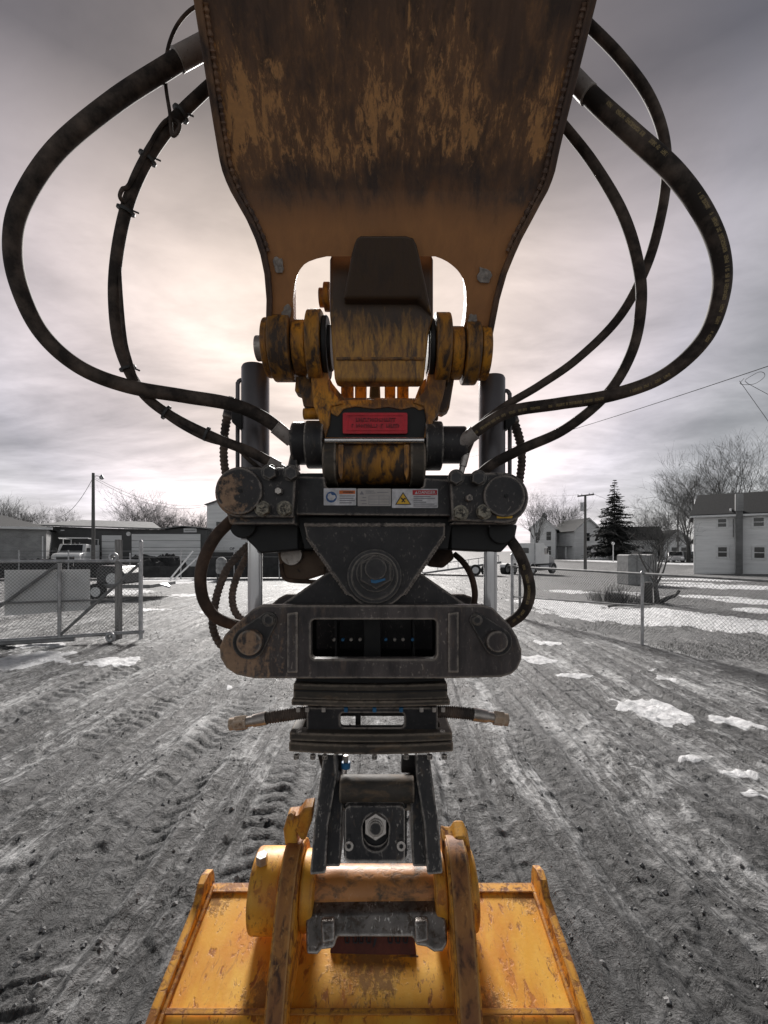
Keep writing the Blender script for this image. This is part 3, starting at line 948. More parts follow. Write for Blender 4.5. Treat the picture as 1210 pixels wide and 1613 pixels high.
# the nose with its boss in the middle of the fork
PD, PYC = 1.29, 549        # distance and pixel row of the hinge axis
nm_, nt, b = new_mat('dark_topped_nose_paint')
g = coords(nt)
sv = scaled(nt, g, (2.0, 1, 0.5))
n1 = noise(nt, sv, 14, 7, 0.68, 0.3)
n2 = noise(nt, sv, 42, 6, 0.7, 0.3)
n3 = noise(nt, g, 130, 4, 0.65)
spz = nt.nodes.new('ShaderNodeSeparateXYZ')
nt.links.new(g, spz.inputs[0])
dark_top = node(nt, 'ShaderNodeMapRange', {0: mth(nt, 'ADD', spz.outputs[2], mth(nt, 'MULTIPLY', mth(nt, 'SUBTRACT', n1, 0.5), 0.34)), 1: 2.05, 2: 2.13})  # mask that darkens the nose towards its top
c = mixc(nt, ramp(nt, n2, [(0.4, 0.0), (0.6, 1.0)]), (0.66, 0.33, 0.06), (0.36, 0.17, 0.05))
c = mixc(nt, ramp(nt, n1, [(0.52, 0.0), (0.62, 0.85)]), c, (0.09, 0.055, 0.035))
c = mixc(nt, mth(nt, 'MULTIPLY', dark_top, 0.95), c, mixc(nt, n2, (0.016, 0.013, 0.012), (0.070, 0.042, 0.028)))
put(nt, b.inputs['Base Color'], mixc(nt, mth(nt, 'MULTIPLY', n3, 0.35), c, (0.10, 0.065, 0.045)))
b.inputs['Roughness'].default_value = 0.5
put(nt, b.inputs['Normal'], node(nt, 'ShaderNodeBump', {'Height': n2, 'Strength': 0.3, 'Distance': 0.003}))
M['nose'] = nm_
nose = MB()
front = [(519, 398), (683, 398), (683, 498), (676, 520), (672, 560), (668, 600), (527, 600), (524, 560), (521, 515), (519, 492)]
nose.prism(PP(front, 1.185), (0, 0.055, 0))
nose_o = part('nose_block', nose, M['nose'], arm, 0.012)
mb = MB()
tg = [(557, 385), (560, 374), (568, 369), (640, 369), (652, 373), (657, 383), (661, 400), (672, 450), (681, 496), (660, 470), (540, 470), (548, 430), (554, 395)]
dk = lambda y: 1.090 + (y - 369) * (1.176 - 1.090) / 127
mb.prism([P(x, y, dk(y)) for x, y in tg], (0, 0.045, 0))
part('tongue_plate', mb, M['nose'], nose_o, 0.008)
mb = MB()
for k in range(46):
    x = 530 + k * 3.0
    cylx(mb, x, x + 3.4, 565 + random.uniform(-0.5, 0.5), 2.4, 1.183, 8)
part('weld_bead', mb, M['yellowdark'], nose_o)
# hinge hardware from the outside in; last dark discs imitate shadowed gaps
for side in (-1, 1):
    if side < 0:
        spec = (('end_disc', 420, 430, 44, 'yellow'), ('leg_boss', 431, 463, 50, 'yellowdark'), ('hinge_shaft', 424, 524, 34, 'dark'), ('spacer_ring', 465, 486, 41, 'yellow'), ('thrust_washer', 488, 510, 55, 'yellowdark'), ('gap_shade_disc', 511, 519, 47, 'dark'))
    else:
        spec = (('end_disc', 753, 768, 40, 'yellow'), ('leg_boss', 729, 751, 47, 'yellowdark'), ('hinge_shaft', 672, 760, 34, 'dark'), ('spacer_ring', 708, 727, 39, 'yellow'), ('thrust_washer', 683, 706, 54, 'yellowdark'), ('gap_shade_disc', 674, 682, 46, 'dark'))
    for nm, x0, x1, r, mk in spec:
        mb = MB()
        yc = PYC + (0 if side < 0 else 9) * (0.9 if nm in ('end_disc', 'leg_boss', 'spacer_ring') else 0.4)
        cylx(mb, x0, x1, yc, r, PD, 44)
        part(nm, mb, M[mk], arm, 0.004)
mb = MB()
cylx(mb, 404, 424, PYC, 19, PD, 24)
part('pin_head', mb, M['steel'], arm, 0.003)
mb = MB()
cylx(mb, 511, 521, 468, 21, 1.27, 24)
cylx(mb, 503, 512, 469, 14, 1.27, 24)
part('grease_cap', mb, M['yellow'], arm, 0.002)

# ---------------------------------------------------------------- bucket link and coupler bracket
lk = thing('bucket_link', P(590, 700, 1.3), 'yellow linkage bracket with a red name plate above the black tiltrotator', 'linkage')
for side in (-1, 1):
    if side < 0:
        ear = [(487, 540), (511, 540), (520, 612), (541, 636), (521, 640), (519, 668), (512, 690), (505, 668), (494, 640), (490, 600)]
        lug = [(466, 592), (490, 590), (497, 612), (499, 642), (478, 640), (474, 620), (464, 616)]
        nut = (478, 504, 652, 9)
        inner = [(505, 585), (520, 596), (524, 604), (545, 630), (512, 632)]
    else:
        ear = [(682, 550), (706, 550), (702, 610), (692, 648), (683, 662), (676, 690), (668, 690), (672, 660), (668, 640), (650, 634), (668, 616)]
        lug = [(700, 598), (716, 596), (712, 620), (708, 644), (698, 650), (690, 646)]
        nut = (672, 690, 655, 8)
        inner = [(664, 600), (681, 590), (680, 634), (652, 632)]
    mb = MB()
    mb.prism(PP(ear, 1.262), (0, 0.07, 0))
    eo = part('link_ear', mb, M['yellow'], lk, 0.004)
    mb = MB()
    mb.prism(PP(lug, 1.30), (0, 0.05, 0))
    part('stop_lug', mb, M['yellowdark'], eo, 0.004)
    mb = MB()
    mb.prism(PP(inner, 1.285), (0, 0.03, 0))
    part('gusset', mb, M['yellowdark'], eo, 0.003)
    mb = MB()
    cylx(mb, nut[0], nut[1], nut[2], nut[3], 1.31, 16)
    part('pin_boss', mb, M['yellow'], eo, 0.003)
    bolt(488 if side < 0 else 700, 590 if side < 0 else 584, 6, 1.285, 1.30, M['steel'], eo)
mb = MB()
mb.prism(PP([(513, 634), (672, 632), (674, 696), (511, 696)], 1.272), (0, 0.10, 0))
xb = part('crossbar', mb, M['dark'], lk, 0.005)
mb = MB()
mb.prism(PP([(512, 630), (673, 628), (672, 644), (660, 646), (652, 641), (632, 645), (612, 641), (588, 644), (560, 640), (541, 644), (532, 656), (522, 651), (515, 642)], 1.268), (0, 0.012, 0))
part('painted_edge', mb, M['yellow'], xb, 0.002)
mb = MB()
mb.prism(PP([(522, 626), (664, 627), (668, 632), (516, 632)], 1.29), (0, 0.07, 0.004))
part('top_flange', mb, M['yellowdark'], xb, 0.002)
mb = MB()
mb.plate(PP(rrect(540, 650, 642, 683, 3), 1.262), [], (0, 0.010, 0))
rp = part('name_plate', mb, M['red'], lk, 0.0015, label='red raised name plate with two worn lines of lettering')
mb = MB()
for fr in (((547, 653), (637, 653), (637, 654.6), (547, 654.6)), ((547, 676), (637, 676), (637, 678.2), (547, 678.2)), ((547, 655), (548.6, 655), (548.6, 676), (547, 676)), ((635.4, 655), (637, 655), (637, 676), (635.4, 676))):
    mb.prism(PP(fr, 1.2600), (0, 0.004, 0))
part('raised_border', mb, M['red'], rp)
mb = MB()
for row, x0, x1 in ((658, 561, 623), (667.5, 554, 630)):
    x = x0
    while x < x1:
        w = random.uniform(2.2, 3.6)
        if random.random() > 0.13:
            k = random.choice((0, 1, 2))
            mb.prism(PP([(x, row), (x + 1.1, row), (x + 1.1, row + 6), (x, row + 6)], 1.2596), (0, 0.004, 0))
            mb.prism(PP([(x + 1.2, row + k * 2.2), (x + w, row + k * 2.2), (x + w, row + k * 2.2 + 1.3), (x + 1.2, row + k * 2.2 + 1.3)], 1.2594), (0, 0.004, 0))
        x += w + 0.9
part('worn_lettering', mb, M['redlip'], rp)
# the hitch pin under the plate, with the link tube round it
mb = MB()
cylx(mb, 512, 668, 694, 5, 1.245, 24)
part('polished_bar', mb, M['brightpin'], lk, 0.001)
mb = MB()
cylx(mb, 513, 667, 730, 34, 1.30, 40)
tb = part('hitch_tube', mb, M['yellowdark'], lk, 0.004)
for x0, x1 in ((512, 533), (645, 668)):
    mb = MB()
    cylx(mb, x0, x1, 730, 37, 1.30, 40)
    part('collar', mb, M['blackdusty'], tb, 0.004)
for x in (537, 641):
    mb = MB()
    mb.prism(PP([(x - 4, 700), (x + 4, 700), (x + 3, 748), (x, 756), (x - 4, 745)], 1.236), (0, 0.02, 0))
    part('rib', mb, M['yellow'], tb, 0.002)
# yellow posts of the linkage further back
for x0, x1 in ((537, 556), (559, 577), (606, 623), (626, 644)):
    mb = MB()
    mb.prism(PP([(x0, 585), (x1, 585), (x1, 640), (x0, 640)], 1.42), (0, 0.05, 0))
    part('link_post', mb, M['yellow'], lk, 0.004)
mb = MB()
mb.prism(PP([(584, 585), (598, 585), (600, 640), (581, 640)], 1.43), (0, 0.03, 0))
part('hose_guard', mb, M['blackdusty'], lk, 0.003)

# ---------------------------------------------------------------- tiltrotator
tr = thing('tiltrotator', P(588, 1070, 1.35), 'black steel tiltrotator with two tilt cylinders and warning stickers', 'tiltrotator')
# upper frame
mb = MB()
up = [(463, 750), (511, 751), (513, 766), (520, 770), (660, 770), (667, 766), (669, 753), (716, 756), (714, 813), (466, 811)]
mb.prism(PP(up, 1.225), (0, 0.03, 0))
upo = part('upper_plate', mb, M['black'], tr, 0.003)
mb = MB()
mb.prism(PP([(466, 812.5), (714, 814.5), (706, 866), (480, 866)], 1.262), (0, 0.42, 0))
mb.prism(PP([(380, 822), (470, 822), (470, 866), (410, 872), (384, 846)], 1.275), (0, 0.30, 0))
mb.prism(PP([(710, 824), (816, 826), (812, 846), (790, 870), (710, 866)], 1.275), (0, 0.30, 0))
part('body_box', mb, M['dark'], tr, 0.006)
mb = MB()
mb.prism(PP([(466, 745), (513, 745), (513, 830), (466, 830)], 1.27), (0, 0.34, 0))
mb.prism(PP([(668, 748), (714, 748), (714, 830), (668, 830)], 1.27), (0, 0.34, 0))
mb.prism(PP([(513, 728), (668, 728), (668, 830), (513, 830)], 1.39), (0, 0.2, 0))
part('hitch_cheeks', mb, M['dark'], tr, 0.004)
# side lugs holding the tilt cylinders
for side in (-1, 1):
    if side < 0:
        cx, cy, R, x1 = 378, 775, 40, 467
        out = [(x1, 737), (x1 - 2, 775), (462, 815)] + arc(cx, cy, R, 90, 270, 16)
        cap = (376, 773, 37)
        big, dirty, small = ((424, 744), (458, 745)), ((413, 801), (448, 801)), (438, 773)
        tagp = (368, 395, 804)
    else:
        cx, cy, R, x1 = 793, 784, 40, 709
        out = [(x1, 746), (712, 820)] + arc(cx, cy, R, 90, -90, 16)
        cap = (795, 781, 33)
        big, dirty, small = ((719, 752), (754, 753)), ((726, 808), (763, 806)), (740, 784)
        tagp = (783, 808, 814)
    mb = MB()
    mb.prism(PP(out, 1.185), (0, 0.065, 0))
    lo = part('cylinder_lug', mb, M['black'], tr, 0.004)
    mb = MB()
    lip = [(x, y + 9) for x, y in out if y > 790 or x == x1]
    mb.prism(PP([(min(x for x, y in out) + 18, 806), (max(x for x, y in out) - (2 if side < 0 else 12), 806), (max(x for x, y in out) - (3 if side < 0 else 20), 826), (min(x for x, y in out) + (24 if side < 0 else 2), 826)], 1.205), (0, 0.06, 0))
    part('lug_backing', mb, M['black'], lo, 0.004)
    mb = MB()
    cyly(mb, *cap, 1.174, 1.188, 48)
    co_ = part('pin_cap', mb, M['black'], lo, 0.003)
    mb = MB()
    cyly(mb, cap[0] + (2 if side < 0 else 3), cap[1], 3.4, 1.171, 1.180, 6)
    part('grease_nipple', mb, M['dark'], co_)
    for (x, y) in big:
        bolt(x, y, 11.5, 1.155, 1.187, M['blackfine'], lo, 'hex_bolt')
    dirtymat = M.setdefault('boltdirty', worn('mud_splashed_bolt', (0.30, 0.26, 0.20), (0.42, 0.38, 0.30), (0.06, 0.055, 0.05), (0.6, 0.55, 0.45), rust_lo=0.46, rust_hi=0.52, wear=0.5, scale=60, rough=0.6))
    for (x, y) in dirty:
        bolt(x, y, 11, 1.158, 1.187, dirtymat, lo, 'hex_bolt')
    bolt(*small, 6, 1.165, 1.187, M['steel'] if side < 0 else M['black'], lo, 'cap_screw', False)
    mb = MB()
    a, b_, y = tagp
    mb.prism(PP([(a, y - 2.6), (b_ - 2, y - 2.2), (b_, y), (b_ - 2, y + 2.4), (a, y + 2.4)], 1.1825), (0, 0.003, 0))
    part('yellow_arrow_tag', mb, M['yellowprint'], lo)
    # lower rim of the lug seen from above
    mb = MB()
    cyly(mb, cx + (4 if side < 0 else -2), cy + 52, 21, 1.26, 1.36, 24)
    part('rod_gland', mb, M['dark'], lo, 0.004)
# stickers
for x0, x1, y0, y1, mk in ((510, 561, 769, 796, 'white'), (563.5, 616, 769.5, 797, 'greytag'), (617.5, 690, 770, 800, 'white')):
    mb = MB()
    mb.plate(PP(rrect(x0, y0, x1, y1, 1.2), 1.2238), [], (0, 0.0017, 0))
    so = part('sticker', mb, M[mk], upo, label={510: 'blue and orange warning sticker', 563.5: 'grey type plate with printed lines', 617.5: 'danger sticker with yellow crush triangle'}[x0])
    mb = MB()

    def bar(a, b2, c3, d4, z=1.2232):
        mb.prism(PP([(a, b2), (c3, b2), (c3, d4), (a, d4)], z), (0, 0.0012, 0))

    if x0 == 510:
        cyly(mb, 522, 783, 8.6, 1.2232, 1.2244, 28)
        part('blue_disc', mb, M['blueprint'], so)
        mb = MB()
        hp = [(517, 778), (521, 777), (523, 780), (528, 780), (529, 784), (525, 788), (519, 788), (516, 784)]
        mb.prism(PP(hp, 1.2228), (0, 0.001, 0))
        part('hand_and_book_mark', mb, M['white'], so)
        mb = MB()
        bar(534.5, 772.5, 559.5, 778)
        part('orange_header', mb, M['orangeprint'], so)
        mb = MB()
        for k, w in enumerate((24, 22, 24, 19)):
            bar(535, 780.5 + k * 3.6, 535 + w, 781.9 + k * 3.6)
        part('printed_lines', mb, M['greyink'], so)
        lettering('WARNING', 0.0078, P(548.5, 775.3, 1.2225), M['ink'], so, 0.78)
    elif x0 > 600:
        mb.prism(PP([(635, 775), (648, 795), (622.5, 795)], 1.2232), (0, 0.0012, 0))
        part('triangle_border', mb, M['ink'], so)
        mb = MB()
        mb.prism(PP([(635, 777.6), (645.8, 793.8), (624.8, 793.8)], 1.2228), (0, 0.001, 0))
        part('yellow_triangle', mb, M['yellowprint'], so)
        mb = MB()
        for a, b2, r in (((632, 784), (638, 791), 0.9), ((638, 784.5), (633, 791), 0.8), ((634, 786.6), (639.5, 785.5), 0.8)):
            mb.cyl(P(*a, 1.2224), P(*b2, 1.2224), r * 1.22 / 700, n=6)
        part('crush_mark', mb, M['ink'], so)
        mb = MB()
        bar(650, 772, 688.5, 779.5)
        part('red_header', mb, M['redprint'], so)
        lettering('DANGER', 0.0118, P(672.5, 775.9, 1.2225), M['white'], so)
        mb = MB()
        mb.prism(PP([(656, 773.6), (658.6, 778.2), (653.4, 778.2)], 1.2226), (0, 0.001, 0))
        part('alert_mark', mb, M['white'], so)
        mb = MB()
        for k, w in enumerate((27, 34, 14, 20, 33, 37)):
            bar(651.5, 781.4 + k * 3.0, 651.5 + w, 782.7 + k * 3.0)
        part('printed_lines', mb, M['greyink'], so)
    else:
        mb.prism(PP([(570, 773), (573.5, 779), (566.5, 779)], 1.2232), (0, 0.0012, 0))
        for a, y, b2 in ((576, 773, 589), (576, 776, 592), (594, 775, 612), (571, 783.2, 577), (568, 788, 577), (570, 793, 578)):
            bar(a, y, b2, y + 1.1)
        for yy in (780.8, 786, 790.5, 794.6):
            bar(581, yy, 613, yy + 0.5)
        for xx in (580.8, 596.8, 613):
            bar(xx, 781.4, xx + 0.5, 794.5)
        part('printed_lines', mb, M['greyink'], so)
# pivot: upper triangle, lower yoke, nut
mb = MB()
tri = [(478, 824), (702, 824), (701, 842), (636, 938)] + arc(593, 906, 52, 40, 140, 10)[::1] + [(549, 938), (483, 846)]
mb.prism(PP(tri, 1.232), (0, 0.03, 0))
part('pivot_plate', mb, M['black'], tr, 0.003)
mb = MB()
yk = [(430, 962), (512, 904), (560, 878), (625, 878), (668, 906), (748, 962)]
mb.prism(PP(yk, 1.268), (0, 0.035, 0))
mb.prism([p + Vector((0, 0.30, 0)) for p in PP(yk, 1.268)], (0, 0.035, 0))
part('lower_yoke', mb, M['black'], tr, 0.003)
mb = MB()
cyly(mb, 590, 908, 43, 1.222, 1.236, 48)
cyly(mb, 590, 908, 36, 1.217, 1.236, 48)
pv = part('pivot_washer', mb, M['blackfine'], tr, 0.002)
mb = MB()
cyly(mb, 592, 901, 27, 1.186, 1.214, 6)
cyly(mb, 591, 903, 30, 1.212, 1.224, 32)
part('pivot_nut', mb, M['blackfine'], pv, 0.002)
mb = MB()
cyly(mb, 592, 896, 17.5, 1.178, 1.200, 28)
part('pivot_stud', mb, M['blackfine'], pv, 0.002)
mb = MB()
mb.prism(PP([(584, 914), (589, 907), (592, 909), (590, 914), (607, 911), (607, 914), (592, 919), (585, 918)], 1.1835), (0, 0.002, 0))
part('blue_paint_mark', mb, M['bluefit'], pv)
for pa, pb in (((484, 846), (548, 936)), ((700, 844), (637, 936)), ((480, 827), (700, 827))):
    mb = MB()
    n_ = 60
    pth = [P(pa[0] + (pb[0] - pa[0]) * k / n_, pa[1] + (pb[1] - pa[1]) * k / n_, 1.264 if pa[1] > 830 else 1.2335) for k in range(n_ + 1)]
    mb.tube(pth, [0.0055 + 0.0012 * math.sin(k * 2.2) for k in range(n_ + 1)], 8)
    part('weld_bead', mb, M['black'], tr)
# cylinders: tube, rod, steel pipe
for side in (-1, 1):
    cxp = (381 + 424) / 2 if side < 0 else 775
    rt = 21.5 if side < 0 else 20.5
    d = 1.345
    top, bot = (577, 745) if side < 0 else (594, 745)
    mb = MB()
    a, b_ = P(cxp, top, d), P(cxp, 850, d)
    r = rt * d / FPX
    mb.lathe((a.x, a.y), [(r, b_.z), (r, a.z - 0.008), (r * 0.93, a.z - 0.002), (r * 0.8, a.z), (0.001, a.z)], 40)
    cy = part('tilt_cylinder', mb, M['gunmetal'], tr)
    mb = MB()
    rx = 402 if side < 0 else 772.5
    a, b_ = P(rx, 838, 1.30), P(rx, 1010, 1.30)
    mb.cyl(a, b_, (11.3 if side < 0 else 10.4) * 1.30 / FPX, n=40)
    part('piston_rod', mb, M['chrome'], cy)
    s = side
    ex = cxp + s * 25
    mb = MB()
    pts = [P(cxp + s * 18, top + 22, d), P(cxp + s * 24, top + 22, d), P(cxp + s * 27.5, top + 27, d), P(cxp + s * 28, top + 40, d), P(cxp + s * 28, 760, d)]
    mb.tube(catmull(pts, 6), 3.2 * d / FPX, 10)
    part('steel_pipe', mb, M['gunmetal'], cy)
    mb = MB()
    mb.prism(PP([(cxp + s * 21, 648), (cxp + s * 38, 646), (cxp + s * 38, 664), (cxp + s * 30, 672), (cxp + s * 21, 676)], d - 0.03), (0, 0.05, 0))
    part('valve_block', mb, M['dark'], cy, 0.003)

# lower tilt beam with window
beam = [(412, 953), (762, 953), (777, 958), (803, 984)] + [(815, 1003), (822, 1024), (822, 1038), (816, 1052), (806, 1062), (790, 1067), (700, 1069), (470, 1069), (400, 1069), (372, 1063), (356, 1052), (347, 1036), (346, 1018), (354, 1000), (366, 988), (398, 960)]
win = rrect(490, 976, 688, 1038, 7)
mb = MB()
mb.plate(PP(beam, 1.20), [PP(win, 1.20)], (0, 0.028, 0))
bo = part('tilt_beam', mb, M['beam'], tr, 0.003)
mb = MB()
mb.plate([p + Vector((0, 0.30, 0)) for p in PP(beam, 1.20)], [], (0, 0.028, 0))
part('rear_beam', mb, M['black'], bo, 0.003)
mb = MB()
mb.prism(PP([(430, 1056), (760, 1056), (750, 1066), (440, 1066)], 1.2285), (0, 0.27, 0))
part('beam_floor', mb, M['dark'], bo)
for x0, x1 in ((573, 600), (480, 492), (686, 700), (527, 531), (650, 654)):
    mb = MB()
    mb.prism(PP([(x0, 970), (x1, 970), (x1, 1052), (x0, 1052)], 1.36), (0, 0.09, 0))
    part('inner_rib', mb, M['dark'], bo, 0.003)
for k, x in enumerate((526, 540, 553, 567, 608, 622, 635, 650)):
    bolt(x, 1008, 2.7, 1.335, 1.355, M['bluefit'] if k % 3 == 1 else M['blackworn'], bo, 'ring_bolt', False)
for x0, x1 in ((452, 469), (706, 723)):
    mb = MB()
    mb.prism(PP([(x0, 966), (x1, 964), (x1, 1060), (x0, 1060)], 1.193), (0, 0.0075, 0))
    part('weld_strip', mb, M['beam'], bo, 0.003)
for (x, y, r, kx, ky, kr, tag_) in ((392, 1013, 20, 423, 977, 9, 'mud caked pin'), (784, 1011, 17, 752, 977, 7.5, None)):
    mb = MB()
    a = math.degrees(math.atan2(ky - y, kx - x))
    t = arc(x, y, r + 6, a + 75, a + 285, 18) + arc(kx, ky, kr + 4, a - 75, a + 75, 10)
    mb.prism(PP(t, 1.190), (0, 0.0105, 0))
    kp = part('keeper_plate', mb, M['blackfine'], bo, 0.002)
    mb = MB()
    cyly(mb, x, y, r, 1.168, 1.195, 32)
    part('beam_pin', mb, M['beam'], kp, 0.003, label=tag_)
    bolt(kx, ky, kr, 1.172, 1.19, M['blackfine'], kp, 'keeper_bolt', True)

# rotor: drum, ring flanges, bolts
def arcplate(mb, xl, xr, zt, zb, dside, dfront, dback, n=18, hollow=False):
    """plate with a gently bowed front edge, pixel rows zt..zb measured at the front"""
    z1, z0 = P(0, zt, dfront).z, P(0, zb, dfront).z
    a, b_ = P(xl, 0, dside).x, P(xr, 0, dside).x
    pts = []
    for k in range(n + 1):
        t = -1 + 2 * k / n
        pts.append((a + (b_ - a) * k / n, dfront + (dside - dfront) * t * t, z0))
    if hollow:
        inn = [(x_ * 1.0 + (cx_ - x_) * 0.14, y_ + 0.04, z0) for x_, y_, _ in pts for cx_ in ((a + b_) / 2,)]
        pts = pts + [(b_, dback, z0), (inn[-1][0], dback, z0)] + inn[::-1] + [(inn[0][0], dback, z0), (a, dback, z0)]
    else:
        pts += [(b_, dback, z0), (a, dback, z0)]
    mb.prism(pts, (0, 0, z1 - z0))
    return mb


rz = thing
mb = MB()
arcplate(mb, 466, 700, 1069, 1080, 1.30, 1.275, 1.5)
ro = part('rotor_neck', mb, M['dark'], tr, 0.003)
mb = MB()
arcplate(mb, 462, 705, 1079, 1104, 1.27, 1.255, 1.5)
rg = part('gear_ring', mb, M['blackdusty'], tr, 0.004)
mb = MB()
arcplate(mb, 459, 709, 1104.5, 1114, 1.26, 1.245, 1.5)
part('ring_flange', mb, M['blackdusty'], rg, 0.003)
mb = MB()
arcplate(mb, 463, 705, 1089, 1091.5, 1.2655, 1.2505, 1.4)
part('ring_groove', mb, M['dark'], rg)
for k, x in enumerate((470, 484, 510, 545, 590, 632, 664, 684, 698)):
    mb = MB()
    q = P(x, 1114, 1.265)
    mb.cyl(q, (q.x, q.y, q.z - 0.013), 0.0065, n=6)
    part('flange_bolt', mb, M['bluefit'] if x in (545, 590, 632) else M['steel'], rg, 0.001)
# open drum: front wall with a slot, two side walls
mb = MB()
mb.plate(PP([(483, 1114.5), (690, 1114.5), (690, 1160), (483, 1160)], 1.272), [PP(rrect(536, 1123, 637, 1146, 6), 1.272)], (0, 0.02, 0))
dr = part('rotor_drum', mb, M['black'], tr, 0.002)
for xs_ in (486, 678):
    mb = MB()
    mb.prism(PP([(xs_, 1116), (xs_ + 9, 1116), (xs_ + 9, 1158), (xs_, 1158)], 1.2925), (0, 0.2, 0))
    part('drum_wall', mb, M['dark'], dr)
mb = MB()
mb.prism(PP([(560, 1112), (568, 1112), (568, 1150), (560, 1150)], 1.34), (0, 0.02, 0))
mb.prism(PP([(520, 1100), (650, 1100), (650, 1128), (520, 1128)], 1.365), (0, 0.02, 0))
part('drum_rib', mb, M['dark'], dr)
mb = MB()
arcplate(mb, 456, 713, 1157, 1170, 1.25, 1.235, 1.48, hollow=True)
fl = part('lower_flange', mb, M['blackdusty'], tr, 0.003)
mb = MB()
arcplate(mb, 460, 708, 1170, 1174, 1.262, 1.247, 1.46, hollow=True)
part('flange_seam', mb, M['dark'], fl)
mb = MB()
arcplate(mb, 455, 714, 1174, 1189, 1.245, 1.225, 1.48, hollow=True)
part('flange_ring', mb, M['blackdusty'], fl, 0.003)
for x in (467, 493, 512, 590, 640, 677, 700):
    mb = MB()
    q = P(x, 1188.5, 1.245)
    mb.cyl(q, (q.x, q.y, q.z - 0.012), 0.0085, n=6)
    part('flange_bolt', mb, M['blackworn'], fl, 0.001)
for x in (471, 697):
    mb = MB()
    q = P(x, 1157.5, 1.255)
    mb.cyl(q, (q.x, q.y, q.z + 0.012), 0.008, n=6)
    part('flange_bolt', mb, M['blackworn'], fl, 0.001)
# open cross floor of the quick hitch
for q_ in ([(500, 1189.5), (540, 1189.5), (538, 1218), (508, 1218)], [(634, 1189.5), (672, 1189.5), (664, 1218), (632, 1218)]):
    mb = MB()
    mb.prism(PP(q_, 1.30), (0, 0.05, 0))
    part('hitch_web', mb, M['dark'], tr, 0.003)
mb = MB()
q = P(545, 1190, 1.26)
mb.cyl(q, (q.x, q.y, q.z - 0.022), 0.007, n=14)
po = part('plug_stem', mb, M['steel'], tr)
mb = MB()
mb.cyl((q.x, q.y, q.z - 0.018), (q.x, q.y, q.z - 0.036), 0.013, n=14)
part('blue_cap', mb, M['bluefit'], po, 0.002)
# side plates of the hitch
for side in (-1, 1):
    if side < 0:
        A = [(509, 1190, 1.255), (528, 1190, 1.255), (530, 1226, 1.225), (517, 1300, 1.165), (513, 1377, 1.11), (488, 1379, 1.11), (495, 1300, 1.165)]
        B = [(526, 1210, 1.262), (531, 1232, 1.248), (541, 1236, 1.244), (536, 1366, 1.140), (512, 1366, 1.140), (516, 1300, 1.19)]
    else:
        A = [(656, 1190, 1.255), (677, 1190, 1.255), (691, 1300, 1.165), (698, 1377, 1.11), (673, 1379, 1.11), (668, 1300, 1.165), (656, 1226, 1.225)]
        B = [(660, 1210, 1.262), (668, 1300, 1.19), (674, 1366, 1.140), (650, 1366, 1.140), (646, 1236, 1.244), (656, 1232, 1.248)]
    mb = MB()
    mb.prism(Y3(A), (0, 0.17, 0.02))
    so = part('hitch_side', mb, M['blackworn'], tr, 0.004)
    mb = MB()
    mb.prism(Y3(B), (0, 0.15, 0.02))
    part('inner_guide', mb, M['blackworn'], so, 0.004)
mb = MB()
cylx(mb, 536, 652, 1243, 21, 1.25, 36)
part('cross_tube', mb, M['blackdusty'], tr, 0.003)
mb = MB()
mb.prism(Y3([(533, 1252, 1.245), (655, 1252, 1.245), (654, 1278, 1.215), (535, 1278, 1.215)]), (0, 0.03, 0.02))
part('cross_web', mb, M['blackdusty'], tr, 0.003)
dN = lambda y: 1.205 - (y - 1268) * 0.07 / 90
npl = [P(x, y, dN(y)) for x, y in rrect(543, 1270, 638, 1359, 9)]
slot = [P(x, y, dN(y) ) for x, y in arc(592, 1304, 21, 180, 360, 10) + arc(592, 1322, 20, 0, 180, 10)]
mb = MB()
mb.plate(npl, [slot], (0, 0.018, 0.004))
np_o = part('lock_plate', mb, M['blackworn'], tr, 0.003)
mb = MB()
mb.prism([P(x, y, dN(y)) + Vector((0, 0.03, 0.004)) for x, y in rrect(540, 1268, 642, 1366, 4)], (0, 0.03, 0.01))
part('lock_recess', mb, M['dark'], np_o)
nd = Vector((0, -0.95, 0.31))
c0 = P(592, 1300, dN(1300))
mb = MB()
mb.cyl(c0 + nd * 0.018, c0 - nd * 0.02, 19 * 1.17 / FPX, n=6)
mb.cyl(c0 + nd * 0.026, c0 - nd * 0.02, 12.5 * 1.17 / FPX, n=24)
part('lock_nut', mb, M['steel'], np_o, 0.002)
mb = MB()
mb.cyl(c0 + nd * 0.034, c0 + nd * 0.0, 10 * 1.17 / FPX, n=24)
part('lock_stud', mb, M['blackworn'], np_o, 0.001)
for x in (550, 632):
    c1_ = P(x, 1332, dN(1332))
    mb = MB()
    mb.cyl(c1_ + nd * 0.006, c1_ - nd * 0.01, 7.2 * 1.15 / FPX, n=20)
    so = part('socket_screw', mb, M['steel'], np_o, 0.001)
    mb = MB()
    mb.cyl(c1_ + nd * 0.0066, c1_ - nd * 0.005, 3.6 * 1.15 / FPX, n=6)
    part('hex_socket', mb, M['dark'], so)
    mb = MB()
    c2_ = P(x, 1318, dN(1318))
    mb.cyl(c2_ + nd * 0.0012, c2_ - nd * 0.01, 3.8 * 1.15 / FPX, n=14)
    part('slot_hole', mb, M['dark'], np_o)
